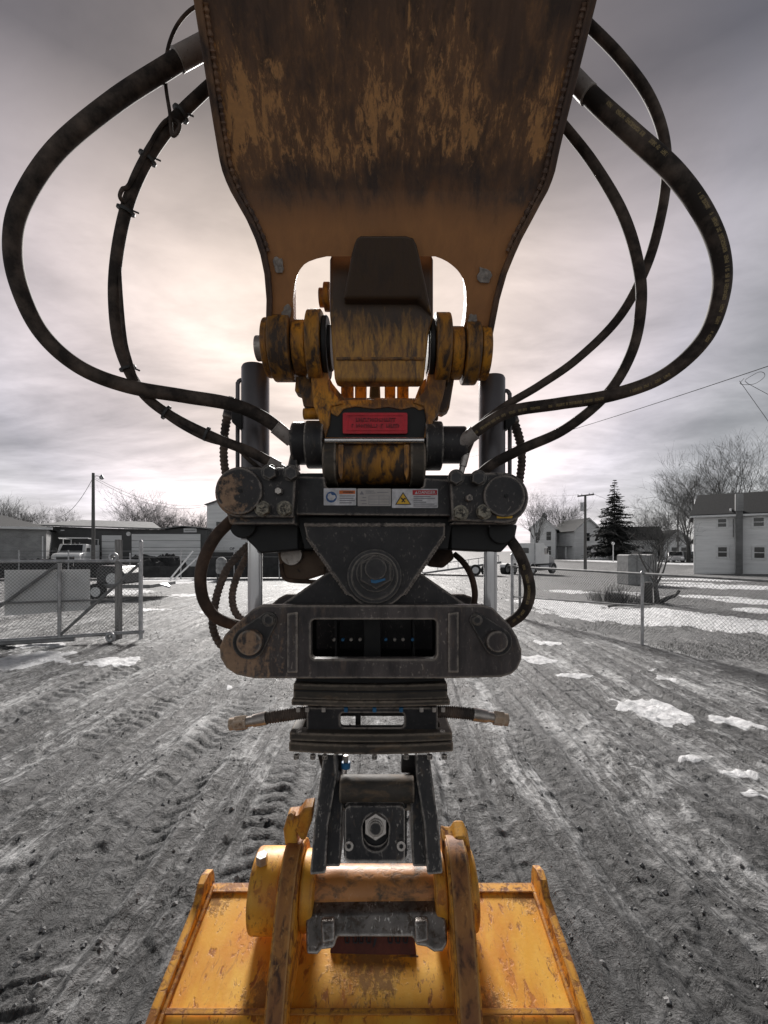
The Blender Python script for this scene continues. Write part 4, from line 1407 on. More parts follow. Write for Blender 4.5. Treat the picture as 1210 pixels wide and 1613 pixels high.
# latch bar that closes under the bucket pin
lb = [(481, 1452), (489, 1441), (560, 1439), (690, 1437), (703, 1449), (706, 1488), (698, 1501), (684, 1502), (672, 1494), (655, 1491), (650, 1478), (532, 1478), (527, 1495), (507, 1498), (500, 1506), (482, 1505)]
mb = MB()
dL = lambda y: 1.115 - (y - 1437) * 0.045 / 68
mb.prism([P(x, y, dL(y)) for x, y in lb], (0, 0.06, 0.01))
la = part('latch_bar', mb, M['latch'], tr, 0.006)
mb = MB()
mb.prism([P(x, y, 1.13) for x, y in [(492, 1432), (690, 1430), (692, 1446), (490, 1448)]], (0, 0.06, 0))
part('latch_back', mb, M['blackdusty'], la, 0.004)
for x in (516, 664):
    mb = MB()
    mb.prism([P(px, py, dL(py) - 0.012) for px, py in [(x - 11, 1453), (x + 11, 1452), (x + 11, 1484), (x - 9, 1488)]], (0, 0.02, 0))
    part('latch_pad', mb, M['latch'], la, 0.005)
# short capped hoses left and right of the rotor
for side, pts in ((-1, ((484, 1122), (455, 1126), (420, 1131), (392, 1137), (362, 1141))), (1, ((688, 1121), (715, 1122), (745, 1125), (775, 1130), (800, 1134)))):
    d = 1.30
    p = [P(x, y, d) for x, y in pts]
    path = catmull(p[:3], 26)
    mb = MB()
    mb.tube(path, [9.0 * d / FPX * (1 + 0.10 * math.cos(k * 2.1)) for k in range(len(path))], 16)
    st_ = part('hose_stub', mb, M['wrap'], tr)
    mb = MB()
    mb.cyl(p[2], p[2].lerp(p[3], 0.75), 10.6 * d / FPX, 9.6 * d / FPX, n=20)
    mb.cyl(p[2].lerp(p[3], 0.75), p[3].lerp(p[4], 0.15), 8.0 * d / FPX, n=20)
    part('crimp_sleeve', mb, M['steel'], st_, 0.001)
    mb = MB()
    mb.cyl(p[3].lerp(p[4], 0.1), p[3].lerp(p[4], 0.72), 11.4 * d / FPX, n=6)
    mb.cyl(p[3].lerp(p[4], 0.72), p[4], 9.5 * d / FPX, n=20)
    part('end_nut', mb, worn('brassy_fitting' + str(side), (0.50, 0.36, 0.25), (0.60, 0.46, 0.34), (0.22, 0.12, 0.07), (0.8, 0.7, 0.6), rust_lo=0.5, rust_hi=0.62, wear=0.5, scale=40, rough=0.4), st_, 0.0015)
# valve housing slung behind on the left, swivel block on the right
mb = MB()
mb.prism(PP([(436, 866), (520, 866), (512, 905), (470, 918), (446, 912), (440, 892)], 1.40), (0, 0.12, 0))
vh = part('valve_housing', mb, worn('brown_housing', (0.10, 0.06, 0.04), (0.16, 0.10, 0.06), (0.05, 0.04, 0.03), (0.3, 0.2, 0.14), wear=0.5, scale=9), tr, 0.008)
mb = MB()
cyly(mb, 459, 874, 17, 1.385, 1.41, 24)
part('valve_cap', mb, M['steel'], vh, 0.003)
mb = MB()
mb.tube(catmull([P(443, 888, 1.38), P(446, 905, 1.38), P(456, 914, 1.38), P(500, 917, 1.38)], 8), 0.007, 10)
part('return_pipe', mb, M['hosebrown'], vh)
mb = MB()
mb.prism(PP([(672, 866), (712, 864), (716, 880), (698, 895), (676, 893)], 1.42), (0, 0.1, 0))
part('swivel_block', mb, M['hosebrown'], tr, 0.006)
# black hitch pin ends beside the yellow tube
for side in (-1, 1):
    spec = ((462, 492, 699, 33, 'dark'), (484, 513, 701, 37, 'blackworn')) if side < 0 else ((692, 733, 701, 29, 'dark'), (668, 695, 703, 38, 'blackworn'))
    mb = MB()
    cylx(mb, spec[0][0], spec[0][1], spec[0][2], spec[0][3], 1.31, 40)
    hb = part('hitch_pin_end', mb, M['black'], tr, 0.006)
    mb = MB()
    cylx(mb, spec[1][0], spec[1][1], spec[1][2], spec[1][3], 1.31, 40)
    part('pin_collar', mb, M['blackworn'], hb, 0.004)
bolt(714, 688, 7, 1.262, 1.29, M['black'], tr, 'hex_bolt')
mb = MB()
mb.prism(PP([(459, 706), (466, 714), (470, 738), (452, 738)], 1.28), (0, 0.04, 0))
part('hitch_ear', mb, M['black'], tr, 0.003)

# ---------------------------------------------------------------- bucket
bk = thing('bucket', (-0.03, 1.0, 0.0), 'wide yellow digging bucket with chipped paint and rusty lifting ears', 'bucket')
BXL, BXR = -0.512, 0.445
prof = [(1.315, 0.500), (1.02, 0.433), (0.93, 0.395), (0.84, 0.31), (0.79, 0.20), (0.80, 0.10), (0.88, 0.045), (1.05, 0.03), (1.30, 0.03)]
mb = MB()
inner = [(1.315, 0.484), (1.02, 0.417), (0.94, 0.380), (0.856, 0.30), (0.806, 0.20), (0.816, 0.11), (0.89, 0.06), (1.05, 0.046), (1.30, 0.046)]
poly = [(BXL, y, z) for y, z in prof + inner[::-1]]
mb.prism(poly, (BXR - BXL, 0, 0))
sh = part('shell', mb, M['bucket'], bk, 0.003, smooth=0)
mb = MB()
mb.prism([(BXL, 1.029, 0.4395), (BXL, 1.017, 0.4365), (BXL, 1.017, 0.4405), (BXL, 1.028, 0.4435)], (BXR - BXL, 0, 0))
part('fold_seam', mb, M['bucketrim'], sh, 0.001)
mb = MB()
mb.prism([(BXL, 1.318, 0.490), (BXL, 1.300, 0.499), (BXL, 1.300, 0.5035), (BXL, 1.330, 0.508), (BXL, 1.330, 0.49)], (BXR - BXL, 0, 0))
part('back_lip', mb, M['bucketrim'], sh, 0.002)
side_prof = [(1.345, 0.520), (1.335, 0.545), (1.30, 0.556), (1.27, 0.548), (1.245, 0.518), (1.18, 0.498), (1.02, 0.456), (0.915, 0.415), (0.82, 0.32), (0.765, 0.20), (0.775, 0.09), (0.87, 0.025), (1.05, 0.01), (1.34, 0.02), (1.36, 0.2)]
for side in (-1, 1):
    x = BXL if side < 0 else BXR
    dz = 0.0 if side < 0 else 0.012
    mb = MB()
    mb.prism([(x, y, z + (dz if z > 0.4 else 0)) for y, z in side_prof], (side * 0.022, 0, 0))
    sp_ = part('side_plate', mb, M['bucketrim'], bk, 0.003)
    mb = MB()
    b0 = [(y, z + 0.002) for y, z in prof[:3]]
    mb.tube([(x - side * 0.004, y, z + 0.003) for y, z in b0], 0.007, 8)
    part('weld_bead', mb, M['bucketrim'], sp_)
PYB, PZB = 1.20, 0.588
for side in (-1, 1):
    xa, xb = (-0.266, -0.216) if side < 0 else (0.163, 0.219)
    ep = [(PYB + 0.118 * math.cos(math.radians(a)), PZB + (0.118 if side < 0 else 0.128) * math.sin(math.radians(a))) for a in range(-10, 150, 10)]
    ep += [(1.088, 0.645), (1.062, 0.605), (1.035, 0.56), (1.005, 0.51), (0.975, 0.455), (0.955, 0.41), (0.955, 0.385), (1.0, 0.41), (1.33, 0.49)]
    mb = MB()
    mb.prism([(xa, y, z) for y, z in ep], (xb - xa, 0, 0))
    eo = part('lifting_ear', mb, M['bucketrim'], bk, 0.005)
    fr = ep[7:-3]
    mb = MB()
    outer_ = [(y - 0.005, z + 0.006) for y, z in fr]
    inner_ = [(y + 0.004, z - 0.008) for y, z in fr]
    mb.prism([(xa + 0.006, y, z) for y, z in outer_ + inner_[::-1]], (xb - xa - 0.012, 0, 0))
    part('worn_rim', mb, M['rustedge'], eo, label='rust brown worn rim of the lifting ear')
    # inner and outer bosses round the pin
    for (x0, x1, r, nm) in (((-0.345, -0.266, 0.098, 'outer_boss'), (-0.216, -0.180, 0.092, 'inner_boss')) if side < 0 else ((0.219, 0.242, 0.092, 'outer_boss'), (0.130, 0.163, 0.090, 'inner_boss'))):
        mb = MB()
        mb.cyl((x0, PYB, PZB), (x1, PYB, PZB), r, n=48)
        part(nm, mb, M['bucket'], eo, 0.006)
mb = MB()
q = P(413, 1352, 1.165)
mb.cyl((q.x, q.y, q.z - 0.012), (q.x, q.y - 0.004, q.z + 0.012), 0.0155, n=6)
part('hex_bolt', mb, M['steel'], bk, 0.0015)
mb = MB()
hk = [(449, 1332), (446, 1308), (452, 1288), (470, 1286), (478, 1274), (493, 1272), (491, 1295), (481, 1324), (474, 1324), (468, 1314), (469, 1332)]
mb.prism(PP(hk, 1.20), (0, 0.045, 0.004))
hko = part('stop_hook', mb, M['bucket'], bk, 0.006)
mb = MB()
q = P(459, 1291, 1.195)
mb.cyl((q.x, q.y + 0.02, q.z + 0.004), (q.x, q.y - 0.008, q.z + 0.012), 0.0095, n=6)
part('hex_bolt', mb, M['yellow'], hko, 0.001)
mb = MB()
hk = [(697, 1360), (697, 1326), (704, 1330), (713, 1330), (719, 1320), (734, 1320), (741, 1335), (744, 1360)]
mb.prism(PP(hk, 1.20), (0, 0.05, 0.02))
part('stop_hook', mb, M['bucketrim'], bk, 0.006)
mb = MB()
mb.cyl((-0.20, PYB, PZB), (0.15, PYB, PZB), 0.056, n=48)
part('bucket_pin', mb, M['pin'], bk, 0.003)
# grimy name plate behind the latch
mb = MB()
mb.prism([P(524, 1466, 1.175), P(652, 1464, 1.175), P(656, 1505, 1.142), P(519, 1508, 1.142)], (0, 0.02, -0.01))
npo = part('name_plate', mb, M['darkred'], bk, 0.003)
mb = MB()
dB = lambda y: 1.175 - (y - 1465) * 0.04 / 48 - 0.0015
for k, x in enumerate((544, 557, 566, 578, 590, 612, 624, 636)):
    if k == 4:
        pts = [(x, 1478), (x + 4, 1478), (x + 1, 1489), (x - 3, 1494)]
        mb.prism([P(px, py, dB(py)) for px, py in pts], (0, 0.002, 0))
    else:
        for a, b2 in (((x, 1472), (x, 1484)), ((x + 6, 1472), (x + 6, 1484)), ((x, 1485), (x + 6, 1485))):
            mb.cyl(P(*a, dB(a[1])), P(*b2, dB(b2[1])), 0.002, n=5)
part('worn_lettering', mb, M['ink'], npo)
mb = MB()
mb.prism([P(516, 1508, 1.140), P(659, 1505, 1.140), P(663, 1513, 1.134), P(512, 1516, 1.134)], (0, 0.012, -0.004))
part('weld_bead', mb, M['yellowdark'], npo, 0.003)

# ---------------------------------------------------------------- hydraulic hoses
def hose(pts, label, mat='hose', n=16, per=14, fit=(), group=None, rings=None, ties=(), name='hydraulic_hose', sleeve=None):
    """pts: (pixel x, pixel y, distance, pixel radius)"""
    arr = [(*P(x, y, d), r * d / FPX / (1 + ((x - CX) ** 2 + (y - HY) ** 2) / FPX ** 2) ** 0.42) for x, y, d, r in pts]
    cm = catmull(arr, per)
    path, rad = [Vector(c[:3]) for c in cm], [float(c[3]) for c in cm]
    if rings:
        s, out = 0.0, []
        for i in range(len(path)):
            if i:
                s += (path[i] - path[i - 1]).length
            out.append(rad[i] * (1 + 0.10 * math.cos(s * rings)))
        rad = out
    o = thing(name, path[0], label, 'hose', group)
    mb = MB()
    mb.tube(path, rad, n, want_attr=True)
    part('hose_body', mb, M[mat], o, smooth=60)
    for (at, length, k, mk) in fit:          # crimped end fittings
        if at == 0:
            a, b_ = path[0], path[0] + (path[1] - path[0]).normalized() * length
            c_ = a - (b_ - a).normalized() * 0.04
        else:
            a, b_ = path[-1], path[-1] + (path[-2] - path[-1]).normalized() * length
            c_ = a - (b_ - a).normalized() * 0.04
        r = rad[0] if at == 0 else rad[-1]
        mb = MB()
        mb.cyl(a, b_, r * k, n=24)
        mb.cyl(b_, b_ + (b_ - a).normalized() * 0.004, r * k * 1.03, n=24)
        mb.cyl(c_, a, r * k * 0.85, n=6)
        part('crimp_fitting', mb, M[mk], o, 0.0015)
    for i in ties:
        i = int(i * (len(path) - 1))
        t = (path[min(i + 1, len(path) - 1)] - path[i]).normalized()
        mb = MB()
        mb.cyl(path[i] - t * 0.003, path[i] + t * 0.003, rad[i] * 1.5, n=16)
        mb.cyl(path[i] + Vector((rad[i] * 1.2, 0, 0)), path[i] + Vector((rad[i] * 1.2 + 0.014, 0, -0.006)), 0.0022, n=6)
        part('cable_tie', mb, M['cable'], o)
    return o


fitmat = worn('dull_fitting', (0.30, 0.26, 0.24), (0.40, 0.35, 0.32), (0.17, 0.13, 0.11), (0.55, 0.5, 0.45), wear=0.4, scale=30, rough=0.45)
M['fitting'] = fitmat
hose([(330, 68, 1.02, 19), (300, 84, 1.01, 19), (262, 107, 1.00, 19.5), (180, 160, 0.98, 19.5), (90, 235, 0.97, 19), (36, 315, 0.97, 18.5), (20, 380, 0.98, 18), (30, 450, 1.0, 17), (66, 525, 1.04, 15.5), (125, 578, 1.08, 14), (200, 608, 1.12, 13), (290, 624, 1.17, 12), (365, 637, 1.21, 11.5), (418, 660, 1.25, 11), (460, 694, 1.28, 10)],
     'thick black hose looping furthest out on the left of the arm', fit=((0, 0.085, 1.18, 'fitting'), (1, 0.055, 1.16, 'fitting')))
hose([(350, 118, 1.06, 11), (320, 145, 1.05, 12), (275, 190, 1.04, 12.5), (235, 245, 1.04, 12.5), (205, 310, 1.05, 12), (186, 390, 1.07, 11.5), (180, 470, 1.09, 11), (190, 550, 1.12, 10.5), (222, 615, 1.15, 9.5), (270, 655, 1.18, 9), (340, 690, 1.21, 8.5), (395, 712, 1.24, 8.5), (440, 736, 1.27, 8.5)],
     'thinner black hose with cable ties inside the left loop', fit=((1, 0.03, 1.12, 'fitting'),), ties=(0.15, 0.26, 0.36, 0.62, 0.74, 0.82))
hose([(325, 4, 1.05, 4), (300, 16, 1.04, 4), (278, 42, 1.03, 4), (264, 80, 1.02, 4), (261, 130, 1.02, 4), (268, 180, 1.01, 4), (271, 212, 1.01, 4), (280, 208, 1.01, 4), (283, 196, 1.02, 4), (276, 190, 1.02, 4), (262, 190, 1.02, 4), (246, 210, 1.02, 4), (232, 236, 1.02, 4), (204, 290, 1.03, 4), (193, 298, 1.03, 4), (189, 310, 1.03, 4), (196, 318, 1.04, 4), (205, 308, 1.04, 4)],
     'thin electric cable curling round the tied hose beside the arm', name='cable', per=8)
hose([(188, 420, 1.075, 3.5), (191, 470, 1.08, 3.5), (196, 525, 1.09, 3.5), (203, 560, 1.10, 3.5), (222, 612, 1.14, 3.5), (262, 656, 1.17, 3.5), (320, 690, 1.2, 3.5), (370, 705, 1.23, 3.5), (392, 724, 1.25, 3.5), (412, 740, 1.28, 3.5)],
     'thin cable running down beside the tied hose to the left lug', name='cable', per=8)
hose([(896, 116, 1.02, 17), (915, 136, 1.01, 18), (950, 170, 1.0, 19), (1000, 215, 0.99, 19.5), (1062, 272, 0.98, 20), (1108, 335, 0.98, 19.5), (1134, 400, 0.99, 18.5), (1135, 465, 1.01, 17), (1108, 535, 1.05, 15), (1045, 592, 1.09, 13), (965, 622, 1.13, 11.5), (880, 636, 1.17, 10.5), (805, 648, 1.21, 10), (760, 672, 1.245, 10), (722, 702, 1.28, 10)],
     'thick black hose with faded yellow print looping out on the right', 'hoseprint', fit=((0, 0.075, 1.16, 'fitting'), (1, 0.055, 1.18, 'fitting')))
hose([(905, 18, 1.06, 11), (930, 42, 1.06, 11.5), (975, 88, 1.06, 11.5), (1018, 145, 1.06, 11.5), (1043, 205, 1.06, 11), (1050, 265, 1.07, 10.5), (1042, 335, 1.08, 10), (1018, 420, 1.10, 9.5), (975, 500, 1.13, 8.5), (910, 565, 1.17, 7.5), (850, 607, 1.21, 7), (795, 640, 1.25, 6.5), (755, 672, 1.27, 6.5), (737, 705, 1.28, 6.5), (729, 735, 1.28, 5)],
     'black hose leaving highest on the arm and crossing behind the printed hose', fit=((1, 0.035, 1.2, 'steel'),))
hose([(875, 182, 1.06, 9), (890, 200, 1.06, 9.5), (935, 258, 1.06, 10), (980, 335, 1.06, 10.5), (1004, 410, 1.07, 10.5), (1010, 480, 1.08, 10), (995, 555, 1.11, 9.5), (955, 622, 1.14, 9), (890, 676, 1.18, 8.5), (825, 706, 1.22, 8.5), (778, 730, 1.26, 8.5), (755, 748, 1.29, 8.5)],
     'slim black hose dropping closest to the arm on the right')
# hoses between lugs and lower beam
hose([(378, 808, 1.30, 9), (362, 822, 1.27, 9.5), (338, 848, 1.25, 9.8), (320, 885, 1.24, 9.8), (316, 920, 1.24, 9.8), (324, 952, 1.25, 9.5), (346, 976, 1.27, 9.5), (385, 988, 1.30, 9.5)],
     'brown dusty hose bowing out from the left lug to the lower beam', 'hosebrown')
hose([(392, 858, 1.34, 6), (378, 872, 1.33, 6), (358, 896, 1.33, 6.3), (344, 930, 1.33, 6.3), (338, 958, 1.33, 6.3), (335, 985, 1.33, 6.3), (345, 1012, 1.34, 6.3), (365, 1030, 1.36, 6)],
     'spiral wrapped hose hanging just inside the brown left hose', 'wrap', rings=520, per=30)
hose([(398, 862, 1.37, 5.5), (385, 884, 1.37, 5.8), (371, 915, 1.37, 5.8), (366, 942, 1.37, 5.8), (372, 966, 1.37, 5.8), (392, 984, 1.38, 5.5)],
     'short spiral wrapped hose beside the left chrome rod', 'wrap', rings=520, per=30)
hose([(790, 838, 1.32, 8), (802, 848, 1.29, 8.5), (820, 876, 1.26, 9), (832, 912, 1.25, 9.5), (834, 938, 1.25, 9.5), (824, 964, 1.26, 9.5), (800, 983, 1.29, 9), (780, 992, 1.31, 9)],
     'printed hose bowing out from the right lug to the lower beam', 'hoseprint')
hose([(715, 872, 1.46, 4.5), (730, 886, 1.45, 5), (742, 906, 1.44, 5), (748, 932, 1.44, 5), (746, 952, 1.44, 5), (738, 968, 1.45, 5)],
     'short thin hose behind the right side of the pivot', 'hosebrown')
hose([(361, 646, 1.37, 7), (356, 668, 1.37, 7), (353, 695, 1.37, 6.5), (353, 725, 1.37, 6.5), (358, 760, 1.38, 6.5)],
     'spiral wrapped hose upright beside the left tilt cylinder', 'wrap', rings=520, per=40, fit=((0, 0.02, 1.1, 'black'),))
hose([(806, 655, 1.37, 7.5), (812, 672, 1.37, 7.5), (819, 695, 1.37, 7), (822, 725, 1.37, 6.5), (818, 760, 1.38, 6.5)],
     'spiral wrapped hose upright beside the right tilt cylinder', 'wrap', rings=520, per=40, fit=((0, 0.02, 1.1, 'black'),))
# ================================================================== yard, street and houses beyond
def at(x, d, dz=0.0):
    """ground point under pixel column x at distance d"""
    X = (x - CX) * d / FPX
    return Vector((X, d, gz(X, d) + dz))


def zat(y, d):
    return CAM_H - (y - HY) * d / FPX


def chainlink(mb, A, B, z0, z1, pitch=0.055, r=0.0026):
    """woven wire between two ground points: crossing diagonals"""
    A, B = Vector(A), Vector(B)
    L = (B - A).length
    u = (B - A).normalized()
    H = z1 - z0
    n = int((L + H) / pitch)
    nrm = Vector((-u.y, u.x, 0))
    for k in range(n):
        for s in (1, -1):
            s0 = k * pitch - (H if s > 0 else 0)
            a0, a1 = (s0, 0.0), (s0 + H, H)
            if s < 0:
                a0, a1 = (s0, H), (s0 + H, 0.0)
                a0, a1 = (s0 - 0.0, H), (s0 + H, 0.0)
            (sx, sz), (ex, ez) = a0, a1
            t0 = max(0.0, (0 - sx) / (ex - sx))
            t1 = min(1.0, (L - sx) / (ex - sx))
            if t1 <= t0:
                continue
            p = A + u * (sx + (ex - sx) * t0) + Vector((0, 0, z0 - A.z + sz + (ez - sz) * t0)) + nrm * (0.002 * s)
            q = A + u * (sx + (ex - sx) * t1) + Vector((0, 0, z0 - A.z + sz + (ez - sz) * t1)) + nrm * (0.002 * s)
            mb.cyl(p, q, r, n=3, caps=False)


def stuffpart(o):
    o['kind'] = 'stuff'
    return o


# ---------------------------------------------------------------- rolling gate on the left
GA, GB = at(-75, 6.85), at(226, 7.45)
gate = thing('rolling_gate', (GA + GB) / 2, 'chain link rolling gate of galvanised pipe with a white board behind', 'gate')
gu = (GB - GA).normalized()
GL = (GB - GA).length
gp = lambda s, z: GA + gu * (s * GL) + Vector((0, 0, z - GA.z))
ZT, ZB, ZM = 1.335, 0.10, 0.70


def sx(x):
    """parameter along the gate under pixel column x"""
    k = (x - CX) / FPX
    return (k * GA.y - GA.x) / (gu.x - k * gu.y) / GL


def gpipe(name, a, b, r, mat='galv', parent=None):
    mb = MB()
    mb.cyl(a, b, r, n=12)
    return part(name, mb, M[mat], parent or gate)


gpipe('top_rail', gp(0, ZT), gp(sx(222), ZT), 0.026)
gpipe('bottom_rail', gp(0, ZB - 0.03), gp(sx(228), ZB + 0.05), 0.030)
gpipe('track_pipe', gp(0, 0.025), gp(sx(118), 0.065), 0.032, 'galvdark')
gpipe('middle_rail', gp(0, ZM - 0.03), gp(sx(180), ZM), 0.016, 'galvdark')
gpipe('upright', gp(sx(94), ZB), gp(sx(94), ZT - 0.03), 0.030)
gpipe('upright', gp(sx(221), ZB), gp(sx(221), ZT), 0.026)
gpipe('diagonal_brace', gp(sx(-70), ZB + 0.05), gp(sx(92), ZT - 0.05), 0.024, 'galvdark')
gpipe('diagonal_brace', gp(sx(90), ZB), gp(sx(219), ZT - 0.06), 0.024, 'galvdark')
mb = MB()
chainlink(mb, gp(0, 0) + Vector((0, -0.03, 0)), gp(sx(221), 0) + Vector((0, -0.03, 0)), ZB, ZT)
stuffpart(part('chain_link_mesh', mb, M['wire'], gate, smooth=0))
for (x, z) in ((182, 1.395), (177, 0.082)):
    c0_ = gp(sx(x), z) + Vector((0, -0.05, 0))
    mb = MB()
    ring = [(c0_ + Vector((0.058 * math.cos(a), 0, 0.058 * math.sin(a)))) for a in np.linspace(0, 2 * math.pi, 25)]
    mb.tube(ring, 0.026, 10, caps=False)
    w = part('guide_wheel', mb, M['galv'], gate)
    mb = MB()
    mb.cyl(c0_ + Vector((0, -0.03, 0)), c0_ + Vector((0, 0.05, 0)), 0.022, n=12)
    part('axle', mb, M['galvdark'], w)
mb = MB()
a, b_ = gp(sx(2), 0.0), gp(sx(138), 0.0)
q = [Vector((a.x, a.y + 0.06, 0.47)), Vector((b_.x, b_.y + 0.06, 0.53)), Vector((b_.x, b_.y + 0.06, 1.20)), Vector((a.x, a.y + 0.06, 1.20))]
mb.prism(q, (0, 0.006, 0))
part('white_board', mb, M['trim'], gate, label='plain white board fixed behind the gate mesh')
for x, w, top, d, mk, nm, lb in ((187, 0.085, 850, 7.62, 'wood', 'gate_post', 'thick square weathered post at the end of the rolling gate'), (222, 0.032, 853, 7.62, 'galv', 'fence_post', 'thin round galvanised post just past the rolling gate')):
    p = at(x, d)
    mb = MB()
    zt = zat(top, d)
    if nm == 'gate_post':
        mb.box((p.x - w / 2, p.y - w / 2, -0.05), (p.x + w / 2, p.y + w / 2, zt))
    else:
        mb.cyl((p.x, p.y, -0.05), (p.x, p.y, zt), w, n=14)
        mb.cyl((p.x, p.y, zt), (p.x, p.y, zt + 0.03), w * 1.15, w * 0.4, n=14)
    o = link(nm, mb.mesh(nm), M[mk], None, 0.004)
    tag(o, lb, 'post')

# ---------------------------------------------------------------- fence on the right
fa, fb, fc = Vector((3.0, 10.4, 0)), Vector((4.15, 7.14, 0)), Vector((5.35, 3.75, 0))
fence = thing('chain_link_fence', fb, 'low chain link fence with pipe rail along the snowy yard', 'fence')
for p, q in ((fa, fb), (fb, fc)):
    mb = MB()
    mb.cyl(p + Vector((0, 0, 1.135)), q + Vector((0, 0, 1.135)), 0.021, n=10)
    part('top_rail', mb, M['galvdark'], fence)
    mb = MB()
    chainlink(mb, p, q, 0.04, 1.12, 0.055, 0.0023)
    stuffpart(part('chain_link_mesh', mb, M['wire'], fence, smooth=0))
mb = MB()
mb.cyl(fa + Vector((0, 0, 0.43)), fb + Vector((0, 0, 0.62)), 0.014, n=8)
part('brace_rail', mb, M['galvdark'], fence)
for p, h, r in ((fa, 1.42, 0.036), (fb, 1.16, 0.024), (fc, 1.16, 0.024)):
    mb = MB()
    mb.cyl(p + Vector((0, 0, -0.1)), p + Vector((0, 0, h)), r, n=12)
    mb.cyl(p + Vector((0, 0, h)), p + Vector((0, 0, h + 0.025)), r * 1.2, r * 0.4, n=12)
    part('post', mb, M['galv'], fence)
mb = MB()
p = at(819, 10.2)
mb.cyl(p, p + Vector((0, 0, 0.95)), 0.03, n=10)
tag(link('short_post', mb.mesh('short_post'), M['galvdark']), 'short dark post standing beside the end post of the chain link fence', 'post')

# ---------------------------------------------------------------- screened fence across the left
bf = thing('screened_fence', at(160, 24.0), 'wire fence with dark screen along its foot below the garages', 'fence')
A, B = at(-40, 23.5), at(460, 24.5)
fu = (B - A).normalized()
fl_ = (B - A).length
k = 0
for x in (-20, 30, 108, 205, 285, 369, 440):
    d = 23.5 + (x + 40) / 500.0
    p = at(x, d)
    mb = MB()
    mb.cyl(p, p + Vector((0, 0, 1.55 if x != 205 else 1.4)), 0.036, n=10)
    part('post', mb, M['galv'], bf)
for z in (1.50, 1.18):
    mb = MB()
    mb.cyl(A + Vector((0, 0, z)), B + Vector((0, 0, z)), 0.018, n=8)
    part('rail', mb, M['galvdark'], bf)
for s0, s1, z1 in ((0.0, 0.30, 0.95), (0.30, 0.52, 0.90), (0.52, 0.70, 0.66), (0.70, 1.0, 1.42)):
    mb = MB()
    p, q = A + fu * (fl_ * s0 + 0.02), A + fu * (fl_ * s1 - 0.02)
    off = Vector((0, 0.06, 0))
    mb.prism([p + off + Vector((0, 0, 0.05)), q + off + Vector((0, 0, 0.05)), q + off + Vector((0, 0, z1)), p + off + Vector((0, 0, z1 + 0.03))], (0, 0.012, 0))
    part('dark_screen', mb, M['screen'], bf)
for (x0, y0, x1, y1) in ((268, 912, 304, 868), (275, 912, 322, 868)):
    mb = MB()
    mb.cyl(P(x0, y0, 23.0), P(x1, y1, 23.4), 0.045, n=8)
    part('brace_pipe', mb, M['trim'], bf)

# dark scrap heap showing over the screen
for (x, w, h, d, nm, lb) in ((60, 3.6, 0.95, 27, 'earth_bank', 'dark earth bank in front of the brick building'), (225, 2.2, 1.15, 28, 'scrap_heap', 'dark heap of scrap between the gate post and the white garage door'), (265, 1.7, 1.2, 29, 'scrap_heap', 'dark scrap heap beside the brace pipes below the garage sign')):
    mb = MB()
    nr_, ns_ = 10, 30
    c0_ = at(x, d)
    b0 = len(mb.v)
    for i in range(nr_ + 1):
        for j in range(ns_):
            a = 2 * math.pi * j / ns_
            rr = w * (1 - i / nr_)
            z = h * (1 - (1 - i / nr_) ** 2.2) * random.uniform(0.75, 1.15)
            mb.v.append(c0_ + Vector((rr * math.cos(a) * random.uniform(0.9, 1.1), 0.5 * rr * math.sin(a), z)))
    for i in range(nr_):
        for j in range(ns_):
            jj = (j + 1) % ns_
            mb.f.append([b0 + i * ns_ + j, b0 + i * ns_ + jj, b0 + (i + 1) * ns_ + jj, b0 + (i + 1) * ns_ + j])
    tag(link(nm, mb.mesh(nm, 0), M['screen']), lb, 'heap')


# ---------------------------------------------------------------- buildings
def window(parent, x0, x1, z0, z1, y, frame=0.07, rail=True, mat='trim', depth=0.06):
    mb = MB()
    mb.plate([Vector((x0 - frame, y, z0 - frame)), Vector((x1 + frame, y, z0 - frame)), Vector((x1 + frame, y, z1 + frame)), Vector((x0 - frame, y, z1 + frame))],
             [[Vector((x0, y, z0)), Vector((x1, y, z0)), Vector((x1, y, z1)), Vector((x0, y, z1))]], (0, depth, 0))
    w = part('window', mb, M[mat], parent)
    zm = (z0 + z1) / 2
    for a, b2 in (((z0, zm - 0.02), (zm + 0.02, z1)) if rail else ((z0, z1),)):
        mb = MB()
        mb.box((x0 + 0.01, y + depth * 0.5, a + 0.01), (x1 - 0.01, y + depth * 0.5 + 0.01, b2 - 0.01))
        part('pane', mb, M['glass'], w)
    if rail:
        mb = MB()
        mb.box((x0, y + 0.01, zm - 0.025), (x1, y + depth * 0.7, zm + 0.025))
        part('meeting_rail', mb, M[mat], w)
    return w


def px_x(x, d):
    return (x - CX) * d / FPX


